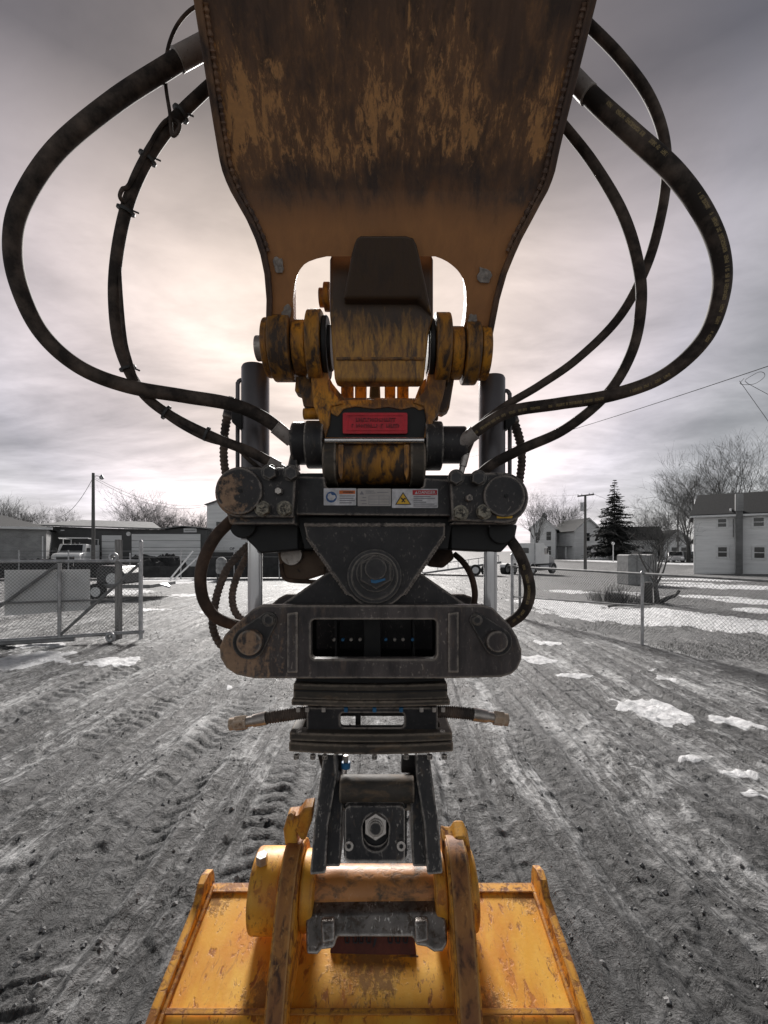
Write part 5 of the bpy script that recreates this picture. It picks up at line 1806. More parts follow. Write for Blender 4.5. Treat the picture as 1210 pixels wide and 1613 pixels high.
# long dark garage with white doors
D = 40.0
gx0, gx1 = px_x(70, D), px_x(324, D)
gar = thing('garage_building', (gx0, D, 0), 'long low dark garage building with white roller doors and a wall clock', 'building')
mb = MB()
mb.prism([(gx0, D, -0.1), (gx1, D, -0.1), (gx1, D, zat(834, D)), (px_x(285, D), D, zat(832, D)), (px_x(255, D), D, zat(835, D)), (gx0, D, zat(829, D))], (0, 9, 0))
part('wall', mb, M['wallgrey'], gar)
mb = MB()
r0 = [(px_x(60, D), D - 0.5, zat(828.5, D)), (px_x(258, D), D - 0.5, zat(834.5, D)), (px_x(195, D), D + 5, zat(823, D) + 0.25), (px_x(70, D), D + 5, zat(820, D) + 0.3)]
mb.prism(r0, (0, 0, 0.12))
part('roof', mb, M['rooflight'], gar)
mb = MB()
mb.prism([(px_x(256, D), D - 0.35, zat(834, D)), (px_x(288, D), D - 0.35, zat(829.6, D)), (px_x(326, D), D - 0.35, zat(833, D)), (px_x(326, D), D - 0.35, zat(831.4, D)), (px_x(288, D), D - 0.35, zat(828, D)), (px_x(256, D), D - 0.35, zat(832.4, D))], (0, 9, 0))
part('gable_roof', mb, M['rooflight'], gar)
for x0, x1, yt in ((161, 192, 843), (208, 316, 841)):
    dr_ = None
    za, zb = 0.0, zat(yt, D)
    for i in range(5):
        a, b2 = za + (zb - za) * i / 5, za + (zb - za) * (i + 1) / 5
        mb = MB()
        mb.box((px_x(x0, D), D - 0.06, a + 0.015), (px_x(x1, D), D - 0.003, b2 - 0.015))
        part('door_panel', mb, M['wallwhite'], gar, 0.01)
mb = MB()
c0_ = Vector((px_x(203, D), D, zat(841, D)))
mb.cyl(c0_ + Vector((0, -0.08, 0)), c0_, 0.19, n=24)
part('wall_clock', mb, M['trim'], gar)
mb = MB()
mb.box((px_x(290, D), D - 0.08, zat(838.5, D)), (px_x(310, D), D - 0.004, zat(832.3, D)))
sg = part('sign_board', mb, M['trim'], gar)
mb = MB()
for i in range(9):
    x = px_x(292 + i * 1.9, D)
    mb.box((x, D - 0.095, zat(836.6, D)), (x + 0.06, D - 0.081, zat(834.4, D)))
part('sign_lettering', mb, M['greyink'], sg)
mb = MB()
mb.box((px_x(97, D), D - 0.1, zat(836.5, D)), (px_x(102, D), D - 0.005, zat(834.5, D)))
part('wall_lamp', mb, M['trim'], gar)

# parts of a turned thing are modelled in its own frame
def local(nm, mb_, m_, par, bevel=0.0):
    o = bpy.data.objects.new(nm, mb_.mesh(nm, 30))
    o.data.materials.append(M[m_])
    COL.objects.link(o)
    o.parent = par
    if bevel:
        md = o.modifiers.new('bevel', 'BEVEL')
        md.width = bevel
        md.segments = 2
    return o


# brick building at the far left
D = 33.0
bx1 = px_x(73, D)
br = thing('brick_building', (bx1, D, 0), 'low brick building with a hipped shingle roof and white gutter', 'building')
br.rotation_euler = (0, 0, math.radians(34))
mb = MB()
mb.box((-11, 0, -0.1), (0, 8, zat(833, D)))
local('wall', mb, 'brick', br)
mb = MB()
ez = zat(832, D)
b0 = 0
mb.v += [Vector(v) for v in ((-11.5, -0.4, ez), (0.35, -0.4, ez), (0.35, 8.4, ez), (-11.5, 8.4, ez), (-11.5, 4, ez + 1.45), (-4.2, 4, ez + 1.45))]
mb.f += [[0, 1, 5, 4], [1, 2, 5], [2, 3, 4, 5], [3, 0, 4], [0, 3, 2, 1]]
local('roof', mb, 'roof', br)
mb = MB()
mb.box((-11.5, -0.52, ez - 0.12), (0.4, -0.405, ez + 0.05))
local('gutter', mb, 'trim', br)
mb = MB()
mb.box((-0.25, -0.09, 0.2), (-0.17, -0.01, 2.6))
local('downpipe', mb, 'trim', br)

# tall pale building behind the cylinder
D = 41.5
tw = thing('pale_building', (px_x(370, D), D, 0), 'tall pale metal building with small dark windows beside the garage', 'building')
mb = MB()
mb.prism([(px_x(326, D), D, -0.1), (px_x(440, D), D, -0.1), (px_x(440, D), D, zat(785, D)), (px_x(385, D), D, zat(776, D)), (px_x(326, D), D, zat(796, D))], (0, 8, 0))
part('wall', mb, M['wallwhite'], tw)
mb = MB()
mb.prism([(px_x(324, D), D - 0.3, zat(796, D)), (px_x(385, D), D - 0.3, zat(775.5, D)), (px_x(442, D), D - 0.3, zat(785, D)), (px_x(442, D), D - 0.3, zat(783.5, D)), (px_x(385, D), D - 0.3, zat(774, D)), (px_x(324, D), D - 0.3, zat(794.5, D))], (0, 8.5, 0))
part('roof', mb, M['rooflight'], tw)
window(tw, px_x(341, D), px_x(349, D), zat(829, D), zat(822, D), D - 0.07, 0.03, False)
window(tw, px_x(338, D), px_x(345, D), zat(842, D), zat(837, D), D - 0.07, 0.03, False)
mb = MB()
mb.box((px_x(352, D), D - 0.06, zat(868, D)), (px_x(378, D), D - 0.004, zat(861, D)))
ws = part('wall_sign', mb, M['trim'], tw)
me = text_mesh('OP', 0.34)
me.transform(Matrix.Translation(Vector((px_x(366, D), D - 0.07, zat(864.6, D)))) @ Matrix.Rotation(math.pi / 2, 4, 'X'))
link('lettering', me, M['ink'], ws)


def gable_house(name, label, x, d, w, dep, eave, ridge, rot, wins=(), mat='wallwhite', chim=(), roofmat='roof', sidewins=()):
    """house with its gable end towards local -y; built in place, turned by rot"""
    p = at(x, d)
    h = thing(name, p, label, 'house')
    mb = MB()
    mb.prism([(-w / 2, 0, -0.3), (w / 2, 0, -0.3), (w / 2, 0, eave), (0, 0, ridge), (-w / 2, 0, eave)], (0, dep, 0))
    lst = []

    def add(nm, mb_, m_, par=h):
        o = bpy.data.objects.new(nm, mb_.mesh(nm, 30))
        o.data.materials.append(m_)
        COL.objects.link(o)
        o.parent = par
        return o

    add('wall', mb, M[mat])
    s = (ridge - eave) / (w / 2)
    ov = 0.35
    mb = MB()
    t = 0.18
    mb.prism([(-w / 2 - ov, -ov, eave - s * ov), (0, -ov, ridge), (w / 2 + ov, -ov, eave - s * ov), (w / 2 + ov, -ov, eave - s * ov + t), (0, -ov, ridge + t * 1.25), (-w / 2 - ov, -ov, eave - s * ov + t)], (0, dep + 2 * ov, 0))
    rf = add('roof', mb, M[roofmat])
    mb = MB()
    mb.prism([(-w / 2 - ov - 0.02, -ov - 0.05, eave - s * ov - 0.1), (0, -ov - 0.05, ridge - 0.12), (w / 2 + ov + 0.02, -ov - 0.05, eave - s * ov - 0.1), (w / 2 + ov + 0.02, -ov - 0.05, eave - s * ov + 0.12), (0, -ov - 0.05, ridge + 0.12), (-w / 2 - ov - 0.02, -ov - 0.05, eave - s * ov + 0.12)], (0, 0.046, 0))
    add('barge_board', mb, M['trim'])
    for (cx_, cy_, ch) in chim:
        mb = MB()
        mb.box((cx_ - 0.3, cy_ - 0.3, ridge - 0.8), (cx_ + 0.3, cy_ + 0.3, ridge + ch))
        c = add('chimney', mb, M['brickdark'], rf)
    for (wx, wz, ww, wh) in wins:
        mb = MB()
        mb.box((wx - ww / 2 - 0.1, -0.05, wz - 0.1), (wx + ww / 2 + 0.1, -0.003, wz + wh + 0.1))
        wo = add('window', mb, M['trim'])
        for a, b2 in ((0, 0.48), (0.52, 1)):
            mb = MB()
            mb.box((wx - ww / 2, -0.07, wz + wh * a), (wx + ww / 2, -0.052, wz + wh * b2))
            add('pane', mb, M['glass'], wo)
    for (sd, wy, wz, ww, wh) in sidewins:
        xx = sd * w / 2
        mb = MB()
        mb.box((min(xx, xx + sd * 0.05) + (0.003 if sd > 0 else -0.003), wy - ww / 2 - 0.1, wz - 0.1), (max(xx, xx + sd * 0.05), wy + ww / 2 + 0.1, wz + wh + 0.1))
        wo = add('window', mb, M['trim'])
        mb = MB()
        mb.box((xx + sd * 0.052 if sd > 0 else xx - 0.07, wy - ww / 2, wz), (xx + 0.07 if sd > 0 else xx - 0.052, wy + ww / 2, wz + wh))
        add('pane', mb, M['glass'], wo)
    h.rotation_euler = (0, 0, math.radians(rot))
    return h


gable_house('white_house', 'white two storey house with two brick chimneys behind the parked truck', 855, 86, 4.6, 8.5, 5.9, 8.0, -24, ((-0.9, 3.6, 0.7, 1.5), (1.1, 3.6, 0.8, 1.6), (1.1, 0.8, 0.8, 1.6), (-0.9, 0.8, 0.7, 1.5)), chim=((0, 3.0, 1.1), (0, 7.0, 0.9)), sidewins=((1, 2.5, 3.4, 0.8, 1.5), (1, 6.0, 3.4, 0.8, 1.5)))
h2 = gable_house('white_house', 'pale house with its gable behind the crossarm utility pole', 927, 84, 5.2, 10, 5.4, 7.6, 4, ((-0.2, 3.4, 0.8, 1.5), (-0.2, 0.7, 1.3, 1.6)), chim=())
mb = MB()
mb.prism([(-4.0, 1.0, 2.3), (-2.61, 1.0, 2.3), (-2.61, 1.0, 2.45), (-4.0, 1.0, 2.45)], (0, 4, 0))
o = bpy.data.objects.new('porch_roof', mb.mesh('porch_roof'))
o.data.materials.append(M['rooflight'])
COL.objects.link(o)
o.parent = h2
for yy in (1.1, 4.8):
    mb = MB()
    mb.box((-3.9, yy, -0.2), (-3.75, yy + 0.15, 2.29))
    o = bpy.data.objects.new('porch_post', mb.mesh('porch_post'))
    o.data.materials.append(M['trim'])
    COL.objects.link(o)
    o.parent = h2
gable_house('low_house', 'low house with a porch under the branches of the dark spruce', 968, 92, 6.5, 8, 2.9, 5.0, 88, ((0, 0.8, 1.0, 1.4),), chim=(), sidewins=((-1, 3, 0.8, 1.2, 1.4), (1, 3, 0.8, 1.2, 1.4)))
gable_house('far_house', 'pale house with dark roof seen through the bare yard tree', 1035, 78, 5.6, 9, 3.6, 5.6, 82, ((0.5, 0.9, 0.9, 1.3),), sidewins=((1, 2, 0.9, 0.9, 1.3), (1, 6, 0.9, 0.9, 1.3)))
gable_house('far_house', 'small white gabled house behind the parked cars', 1068, 74, 4.4, 7, 3.0, 4.9, -6, ((-0.6, 0.9, 0.8, 1.2), (0.9, 0.9, 0.8, 1.2), (0, 3.1, 0.6, 0.7)))

# grey clapboard house with outside chimney
D = 36.0
hx0 = px_x(1095, D)
g0 = gz(hx0 + 3, D)
TH = math.radians(34)
gh = thing('clapboard_house', (hx0, D, g0), 'grey clapboard house with a dark shingle roof and brick chimney stack', 'house')
gh.rotation_euler = (0, 0, -TH)


def along(x):
    """position along the front wall under pixel column x"""
    k_ = (x - CX) / FPX
    return (k_ * D - hx0) / (math.cos(TH) + k_ * math.sin(TH))


def lz(x, y):
    """height above the house foot at pixel (x, y) on the front wall"""
    return zat(y, D - math.sin(TH) * along(x)) - g0


HL = 8.0
zE, zR = zat(814, D) - g0, zat(782, D) - g0 + 0.3
mb = MB()
mb.box((0, 0, -0.4), (HL, 7, zE))
mb.prism([(0, 0, zE), (0, 7, zE), (0, 3.3, zR - 0.2)], (0.1, 0, 0))
local('wall', mb, 'siding', gh)
nb = 13
for i in range(nb):
    a = -0.35 + (zE + 0.35) * i / nb
    b2 = -0.35 + (zE + 0.35) * (i + 1) / nb
    mb = MB()
    mb.prism([(-0.03, -0.055, a), (-0.03, -0.004, a), (-0.03, -0.004, b2 - 0.004), (-0.03, -0.022, b2 - 0.004)], (HL + 0.03, 0, 0))
    local('clapboard', mb, 'siding', gh)
mb = MB()
mb.box((-0.10, -0.075, -0.3), (0.05, 0.1, zE - 0.01))
local('corner_board', mb, 'trim', gh)
mb = MB()
mb.prism([(-0.35, -0.5, zE - 0.02), (HL + 0.4, -0.5, zE - 0.02), (HL + 0.4, 3.3, zR), (0.25, 3.3, zR)], (0, 0.03, 0.14))
rf = local('roof', mb, 'roof', gh)
mb = MB()
mb.prism([(0.25, 3.34, zR), (HL + 0.4, 3.34, zR), (HL + 0.4, 7.4, zE), (-0.35, 7.4, zE)], (0, 0.03, 0.14))
local('rear_roof', mb, 'roof', gh)
mb = MB()
mb.box((-0.35, -0.55, zE - 0.10), (HL, -0.505, zE + 0.05))
local('eave_board', mb, 'trim', gh)
ca_, cb_ = along(1158.5), along(1169)
mb = MB()
mb.box((ca_, -0.62, -0.4), (cb_, -0.08, zE + 0.3))
ch = local('chimney', mb, 'brickdark', gh)
mb = MB()
mb.box((ca_ - 0.04, -0.66, zE + 0.3), (cb_ + 0.04, -0.04, lz(1164, 779)))
local('chimney_cap', mb, 'brick', ch)
for (a, b2, c3, d4) in ((1131, 1144, 818, 830), (1187, 1203, 816, 829), (1131, 1145, 862, 877), (1188, 1204, 862, 879)):
    x0, x1, z0, z1 = along(a), along(b2), lz(a, d4), lz(a, c3)
    mb = MB()
    mb.plate([Vector(v) for v in ((x0 - 0.14, -0.115, z0 - 0.14), (x1 + 0.14, -0.115, z0 - 0.14), (x1 + 0.14, -0.115, z1 + 0.14), (x0 - 0.14, -0.115, z1 + 0.14))], [[Vector(v) for v in ((x0, -0.115, z0), (x1, -0.115, z0), (x1, -0.115, z1), (x0, -0.115, z1))]], (0, 0.11, 0))
    wo = local('window', mb, 'trim', gh)
    zm = (z0 + z1) / 2
    for p0_, p1_ in ((z0, zm - 0.03), (zm + 0.03, z1)):
        mb = MB()
        mb.box((x0 + 0.01, -0.07, p0_ + 0.01), (x1 - 0.01, -0.06, p1_ - 0.01))
        local('pane', mb, 'glass', wo)
    mb = MB()
    mb.box((x0, -0.1, zm - 0.03), (x1, -0.058, zm + 0.03))
    local('meeting_rail', mb, 'trim', wo)
mb = MB()
mb.cyl((along(1155), -0.12, lz(1155, 846)), (along(1155), -0.12, lz(1155, 818)), 0.03, n=8)
local('conduit', mb, 'galvdark', gh)
mb = MB()
mb.box((along(1150), -0.1, lz(1150, 808)), (along(1152.5), 0.3, lz(1150, 801)))
local('roof_vent', mb, 'trim', rf)

# ---------------------------------------------------------------- poles and wires
def pole(x, d, top, r, label, arm_=None):
    p = at(x, d)
    t = thing('utility_pole', p, label, 'utility pole')
    zt = zat(top, d)
    mb = MB()
    mb.cyl(p + Vector((0, 0, -0.2)), (p.x, p.y, zt), r, r * 0.7, n=14)
    part('shaft', mb, M['polewood'], t)
    return t, p, zt


t, p, zt = pole(147, 31, 745, 0.13, 'plain wooden utility pole with a street lamp in front of the garage')
mb = MB()
mb.tube([(p.x, p.y, zt - 0.25), (p.x + 0.25, p.y, zt - 0.2), (p.x + 0.5, p.y, zt - 0.25)], 0.025, 8)
la_ = part('lamp_arm', mb, M['galvdark'], t)
mb = MB()
mb.lathe((p.x + 0.58, p.y), [(0.03, zt - 0.12), (0.09, zt - 0.2), (0.15, zt - 0.32), (0.13, zt - 0.42), (0.05, zt - 0.46)], 14)
part('lamp_head', mb, M['galv'], la_)
TL = Vector((p.x, p.y, zt - 0.3))
t, p, zt = pole(922, 42, 781, 0.15, 'utility pole with crossarm and transformer beside the white houses')
mb = MB()
mb.prism([(p.x - 0.75, p.y - 0.1, zt - 0.12), (p.x + 0.8, p.y - 0.1, zt + 0.06), (p.x + 0.8, p.y - 0.1, zt + 0.2), (p.x - 0.75, p.y - 0.1, zt + 0.02)], (0, 0.1, 0))
ca = part('crossarm', mb, M['polewood'], t)
for s in (-0.7, -0.35, 0.35, 0.72):
    mb = MB()
    mb.cyl((p.x + s, p.y - 0.05, zt + 0.08 + s * 0.11), (p.x + s, p.y - 0.05, zt + 0.22 + s * 0.11), 0.035, n=8)
    part('insulator', mb, M['galv'], ca)
mb = MB()
mb.cyl((p.x - 0.35, p.y - 0.1, zt - 1.45), (p.x - 0.35, p.y - 0.1, zt - 0.65), 0.17, n=16)
part('transformer', mb, M['galv'], t)
TR = Vector((p.x, p.y, zt))
t, p, zt = pole(1068, 66, 808, 0.13, 'slender far utility pole behind the parked car')
mb = MB()
mb.box((p.x - 0.7, p.y - 0.15, zt - 0.35), (p.x + 0.7, p.y - 0.05, zt - 0.22))
part('crossarm', mb, M['polewood'], t)


def wire(a, b2, sag, label, r=0.012, n=24, group=None):
    a, b2 = Vector(a), Vector(b2)
    pts = []
    for k in range(n + 1):
        s = k / n
        q = a.lerp(b2, s)
        q.z -= sag * 4 * s * (1 - s)
        pts.append(q)
    mb = MB()
    mb.tube(pts, r, 6)
    return tag(link('overhead_wire', mb.mesh('overhead_wire'), M['cable']), label, 'wire', group)


wire(TL, P(92, 815, 34), 0.55, 'wire drooping from the lamp pole towards the brick building', 0.014)
wire(TL + Vector((0.1, 0, 0)), P(338, 792, 41.2), 0.95, 'upper wire sagging from the lamp pole to the pale building', 0.014)
wire(TL + Vector((0.1, 0, -0.12)), P(338, 793.5, 41.2), 1.12, 'lower wire sagging from the lamp pole to the pale building', 0.014)
W0, W1 = P(1260, 560, 11.0), P(700, 727, 44)
wire(W0, W1, 0.35, 'long thin service wire slanting over the yard tree', 0.011)
wire(P(1165, 600, 11.6), P(1222, 680, 11.2), 0.0, 'short guy wire dropping from the service wire', 0.006)
wire(P(1176, 603, 11.6), P(1230, 632, 11.2), 0.0, 'short drop wire slanting from the service wire loop', 0.006)
mb = MB()
mb.tube(catmull([P(1172, 596, 11.6), P(1166, 604, 11.6), P(1176, 606, 11.6), P(1190, 604, 11.6), P(1203, 595, 11.6), P(1204, 588, 11.6), P(1196, 586, 11.6), P(1184, 592, 11.6), P(1174, 599, 11.6), P(1178, 604, 11.6)], 8), 0.006, 6)
tag(link('wire_loop', mb.mesh('wire_loop'), M['cable']), 'curled wire loop hanging from the service wire', 'wire')
wire(TR + Vector((-0.7, 0, 0.1)), P(830, 778, 60), 0.2, 'street wire running left from the crossarm pole', 0.012)
wire(TR + Vector((0.72, 0, 0.2)), P(1068, 812, 66), 0.5, 'street wire running right from the crossarm pole', 0.012)


# ---------------------------------------------------------------- trees
def bare_tree(seed, H, trunk, r0, kids=(6, 6, 5, 4), ang=(22, 55), up=0.12, multi=1, twig_r=0.01, fork=1.0, ratio=(0.55, 0.72)):
    """trunk and crown as two meshes standing at the origin"""
    R = random.Random(seed)
    tr_, cr_ = MB(), MB()
    levels = len(kids)

    def grow(p, d, L, r, lev):
        n = 5 if lev < 2 else (4 if lev == 2 else 3)
        path, rads = [p.copy()], [r]
        dd = d.copy()
        for i in range(n):
            j = 0.09 + 0.06 * lev
            dd = (dd + Vector((R.uniform(-j, j), R.uniform(-j, j), R.uniform(-j * 0.8, j * 0.8) + up * (0.5 if lev else 0)))).normalized()
            p = p + dd * (L / n)
            path.append(p.copy())
            rads.append(max(twig_r * 0.5, r * (1 - (0.35 if lev == 0 else 0.7) * (i + 1) / n)))
        (tr_ if lev == 0 else cr_).tube(path, rads, 9 if lev == 0 else (6 if lev == 1 else 3), caps=False)
        if lev >= levels:
            return
        k = kids[lev]
        for i in range(k):
            t = R.uniform(0.75 if lev == 0 else 0.25, 1.0) if i > 1 else 1.0
            f = t * n
            i0 = min(int(f), n - 1)
            q = path[i0].lerp(path[i0 + 1], f - i0)
            ax = (path[i0 + 1] - path[i0]).normalized()
            a = R.uniform(0, 2 * math.pi) if lev else 2 * math.pi * (i + R.uniform(-0.3, 0.3)) / k
            perp = Matrix.Rotation(a, 3, ax) @ ax.orthogonal().normalized()
            th = math.radians(R.uniform(*ang))
            nd_ = (ax * math.cos(th) + perp * math.sin(th) * fork).normalized()
            L2 = (H * R.uniform(0.36, 0.50)) if lev == 0 else L * R.uniform(*ratio)
            grow(q, nd_, L2, max(twig_r, rads[i0] * R.uniform(0.42, 0.62)), lev + 1)

    for m_ in range(multi):
        d = Vector((R.uniform(-0.3, 0.3), R.uniform(-0.2, 0.2), 1)).normalized() if multi > 1 else Vector((R.uniform(-.04, .04), 0, 1))
        grow(Vector((R.uniform(-0.02, 0.02) * H * (multi > 1), 0, -0.1)), d, H * trunk, r0 / math.sqrt(multi), 0)
    zs_ = sorted(v.z for v in cr_.v)
    k = H / zs_[int(len(zs_) * 0.995)]
    for m_ in (tr_, cr_):
        for v in m_.v:
            v *= k
    return tr_.mesh('trunk', 60, fix=False), cr_.mesh('crown', 0, fix=False)


def plant_tree(meshes, pos, label, scale=1.0, rot=0.0, sx=1.0, name='bare_tree', cat='tree', group=None):
    t = thing(name, pos, label, cat, group)
    t.rotation_euler = (0, 0, rot)
    t.scale = (scale * sx, scale * sx, scale)
    for nm, me, mk in (('trunk', meshes[0], 'bark'), ('crown', meshes[1], 'twig')):
        o = bpy.data.objects.new(nm, me)
        if not me.materials:
            me.materials.append(M[mk])
        COL.objects.link(o)
        o.parent = t
    return t


tA = bare_tree(3, 16, 0.36, 0.42, (7, 6, 6, 5), (18, 46), 0.12, twig_r=0.013)
tB = bare_tree(11, 14, 0.28, 0.40, (6, 6, 5, 4), (20, 52), 0.12, twig_r=0.013)
tC = bare_tree(23, 10, 0.22, 0.34, (4, 6, 6, 4), (18, 45), 0.16, multi=4, twig_r=0.013)
GB_ = 'bare winter trees along the skyline'
for ms, x, d, top, rot, sxx, lb in (
        (tA, 1153, 56, 684, 0.4, 0.95, 'tallest bare tree rising behind the clapboard house roof'),
        (tB, 1116, 58, 704, 4.4, 0.85, 'broad bare tree left of the tallest one behind the clapboard house'),
        (tC, 1084, 60, 738, 3.6, 1.0, 'lower bare tree leaning out past the clapboard house roof edge'),
        (tA, 1215, 58, 722, 2.2, 1.0, 'bare tree behind the chimney end of the clapboard house'),
        (tC, 1040, 74, 802, 1.0, 1.5, 'round topped bare tree behind the pale far house'),
        (tA, 845, 72, 772, 4.0, 1.0, 'bare tree leaning out behind the right tilt lug'),
        (tB, 868, 96, 778, 0.8, 1.0, 'bare tree standing behind the house with two chimneys'),
        (tC, 893, 100, 790, 2.0, 1.2, 'bushy bare tree showing over the roof between the white houses'),
        (tC, 213, 64, 774, 0.0, 1.15, 'many stemmed bare tree rising behind the garage roof'),
        (tC, 262, 66, 800, 2.3, 1.2, 'lower bushy bare tree beside the many stemmed one'),
        (tB, 298, 70, 795, 5.0, 1.0, 'bare tree behind the garage sign gable'),
        (tC, 320, 72, 806, 3.3, 1.2, 'bare bush tree tucked beside the pale building'),
        (tB, 66, 62, 797, 1.2, 1.1, 'spreading bare tree over the brick building roof'),
        (tA, 92, 66, 796, 2.8, 1.2, 'bare tree between the brick building and the lamp pole'),
        (tC, 20, 60, 792, 0.6, 1.1, 'bushy bare tree over the ridge of the brick building'),
        (tC, -8, 62, 782, 4.2, 1.1, 'bare tree beyond the far end of the brick building')):
    H = zat(top, d) - gz(px_x(x, d), d)
    base_h = {id(tA): 16, id(tB): 14, id(tC): 10}[id(ms)]
    plant_tree(ms, at(x, d), lb, H / base_h, rot, sxx, group=GB_)

# bare yard tree close by, with suckers, stump and brush
yt = bare_tree(41, 3.0, 0.26, 0.10, (6, 6, 5, 3), (18, 50), 0.18, twig_r=0.004)
plant_tree(yt, at(1036, 12.9), 'small bare yard tree with forked trunk beside the stump', 1.0, 0.9, 1.0)
mb = MB()
p = at(1021, 13.0)
mb.lathe((p.x, p.y), [(0.13, -0.05), (0.12, 0.1), (0.105, 0.45), (0.10, 0.58), (0.06, 0.6)], 14)
for v in mb.v:
    v.x += random.uniform(-0.012, 0.012)
tag(link('tree_stump', mb.mesh('tree_stump'), M['bark']), 'sawn upright stump beside the small yard tree', 'stump')
mb = MB()
mb.tube(catmull([at(1040, 12.9, 0.02), at(1052, 12.7, 0.16), at(1064, 12.6, 0.25), at(1070, 12.6, 0.38)], 5), [0.07] * 5 + [0.055] * 5 + [0.04] * 6, 8)
tag(link('cut_limb', mb.mesh('cut_limb'), M['bark']), 'short cut limb forking from the foot of the yard tree', 'branch')
for x, d, n, h, sp, lb in ((970, 13.2, 130, 0.55, 0.32, 'upright clump of dark dead stalks left of the stump'), (990, 12.7, 150, 0.36, 0.42, 'low dark brush clump between the stalks and the stump'), (948, 13.6, 110, 0.38, 0.45, 'pale tangle of dead grass stalks beside the dark stalks')):
    p = at(x, d)
    mb = MB()
    for k in range(n):
        a, rr = random.random() * 6.283, random.random() ** 0.5 * sp
        q = p + Vector((rr * math.cos(a), rr * math.sin(a) * 0.7, 0))
        l = h * random.uniform(0.4, 1.1)
        lean = Vector((random.uniform(-0.45, 0.45), random.uniform(-0.3, 0.3), 1)) * l
        mb.tube([q, q + lean * 0.5, q + lean + Vector((random.uniform(-.08, .08), 0, -0.05 * random.random()))], [0.007, 0.005, 0.002], 3, caps=False)
    t = thing('brush_clump', p, lb, 'bush')
    part('stems', mb, M['straw'] if x == 948 else M['bark'], t, smooth=0)
for x, d, a, lb in ((985, 11.7, 0.3, 'fallen branch lying in the snow below the brush'), (1005, 12.0, -0.5, 'shorter fallen branch in the snow beside the fence post')):
    p = at(x, d, 0.04)
    mb = MB()
    mb.tube([p + Vector((-0.45, 0, 0)), p + Vector((-0.1, 0.05 * a, 0.05)), p + Vector((0.3, 0.1 * a, 0.02)), p + Vector((0.5, 0.2 * a, 0.06))], [0.03, 0.028, 0.02, 0.01], 7)
    tag(link('fallen_branch', mb.mesh('fallen_branch'), M['bark']), lb, 'branch')

# spruce
def spruce(H, seed):
    R = random.Random(seed)
    tr_, cr_ = MB(), MB()
    tr_.cyl((0, 0, -0.1), (0, 0, H * 0.98), 0.26, 0.02, n=9)
    z = H * 0.10
    while z < H * 0.985:
        f = (z / H)
        rad = (1 - f) ** 0.9 * H * 0.335 * R.uniform(0.8, 1.12) + 0.15
        nbr = int(6 + 7 * (1 - f))
        for k in range(nbr):
            if R.random() < 0.12:
                continue
            a = R.uniform(0, 6.283)
            L = rad * R.uniform(0.55, 1.15)
            droop = R.uniform(0.10, 0.34)
            u = Vector((math.cos(a), math.sin(a), 0))
            w = Vector((-u.y, u.x, 0))
            n = max(3, int(L / 0.22))
            cr_.tube([(0, 0, z), u * L * 0.5 + Vector((0, 0, z - droop * L * 0.6)), u * L + Vector((0, 0, z - droop * L * 0.75))], [0.03, 0.02, 0.008], 3, caps=False)
            for i in range(n):
                s = (i + 0.6) / n
                c = u * L * s + Vector((0, 0, z - droop * L * (1.5 * s - 0.75 * s * s)))
                for q in range(5):
                    ln = (0.22 + 0.30 * (1 - s)) * L * R.uniform(0.3, 0.7) + 0.12
                    dv = (u * R.uniform(0.2, 0.9) + w * R.uniform(-1, 1) + Vector((0, 0, R.uniform(-0.55, 0.15)))).normalized()
                    sd = dv.cross(Vector((0, 0, 1)))
                    sd = (sd.normalized() if sd.length > 1e-3 else w) * R.uniform(0.07, 0.15)
                    sd.z += R.uniform(-0.05, 0.05)
                    b0 = len(cr_.v)
                    cr_.v += [c - sd * 0.4, c + dv * ln * 0.55 - sd, c + dv * ln, c + dv * ln * 0.5 + sd]
                    cr_.f.append([b0, b0 + 1, b0 + 2, b0 + 3])
        z += H * R.uniform(0.018, 0.032)
    return tr_.mesh('trunk', 60, fix=False), cr_.mesh('crown', 0, fix=False)


sp = spruce(13.6, 5)
t = thing('spruce_tree', at(968, 74), 'tall dark spruce tree standing between the houses', 'tree')
for nm, me, mk in (('trunk', sp[0], 'bark'), ('crown', sp[1], 'needle')):
    o = bpy.data.objects.new(nm, me)
    me.materials.append(M[mk])
    COL.objects.link(o)
    o.parent = t
t = thing('lamp_post', at(966, 60), 'thin white lamp post in front of the dark spruce', 'lamp post')
p = at(966, 60)
mb = MB()
mb.cyl(p, p + Vector((0, 0, 2.3)), 0.06, n=8)
part('shaft', mb, M['trim'], t)
mb = MB()
mb.lathe((p.x, p.y), [(0.08, p.z + 2.3), (0.2, p.z + 2.45), (0.18, p.z + 2.65), (0.04, p.z + 2.75)], 10)
part('lantern', mb, M['trim'], t)


# ---------------------------------------------------------------- vehicles
def wheel(parent, c, r, w, axis='x', hub='vehgrey', dual=False):
    c = Vector(c)
    ax = Vector((1, 0, 0)) if axis == 'x' else Vector((0, 1, 0))
    mb = MB()
    mb.cyl(c - ax * w / 2, c + ax * w / 2, r, n=24)
    t_ = part('wheel', mb, M['rubbertyre'], parent, 0.02)
    mb = MB()
    mb.cyl(c - ax * (w / 2 + 0.012), c + ax * (w / 2 + 0.012), r * 0.58, n=16)
    part('rim', mb, M[hub], t_, 0.01)
    return t_


# semi tractor seen from its rear quarter: built along local x (front towards +x), then turned
def place(o, loc, rot):
    o.location = loc
    o.rotation_euler = (0, 0, rot)


tk = thing('semi_truck', (0, 0, 0), 'white semi truck tractor without trailer parked on the street', 'truck')
S = 0.92


def bx(name, lo, hi, mat, parent=tk, bev=0.03):
    mb = MB()
    mb.box(lo, hi)
    return part(name, mb, M[mat], parent, bev)


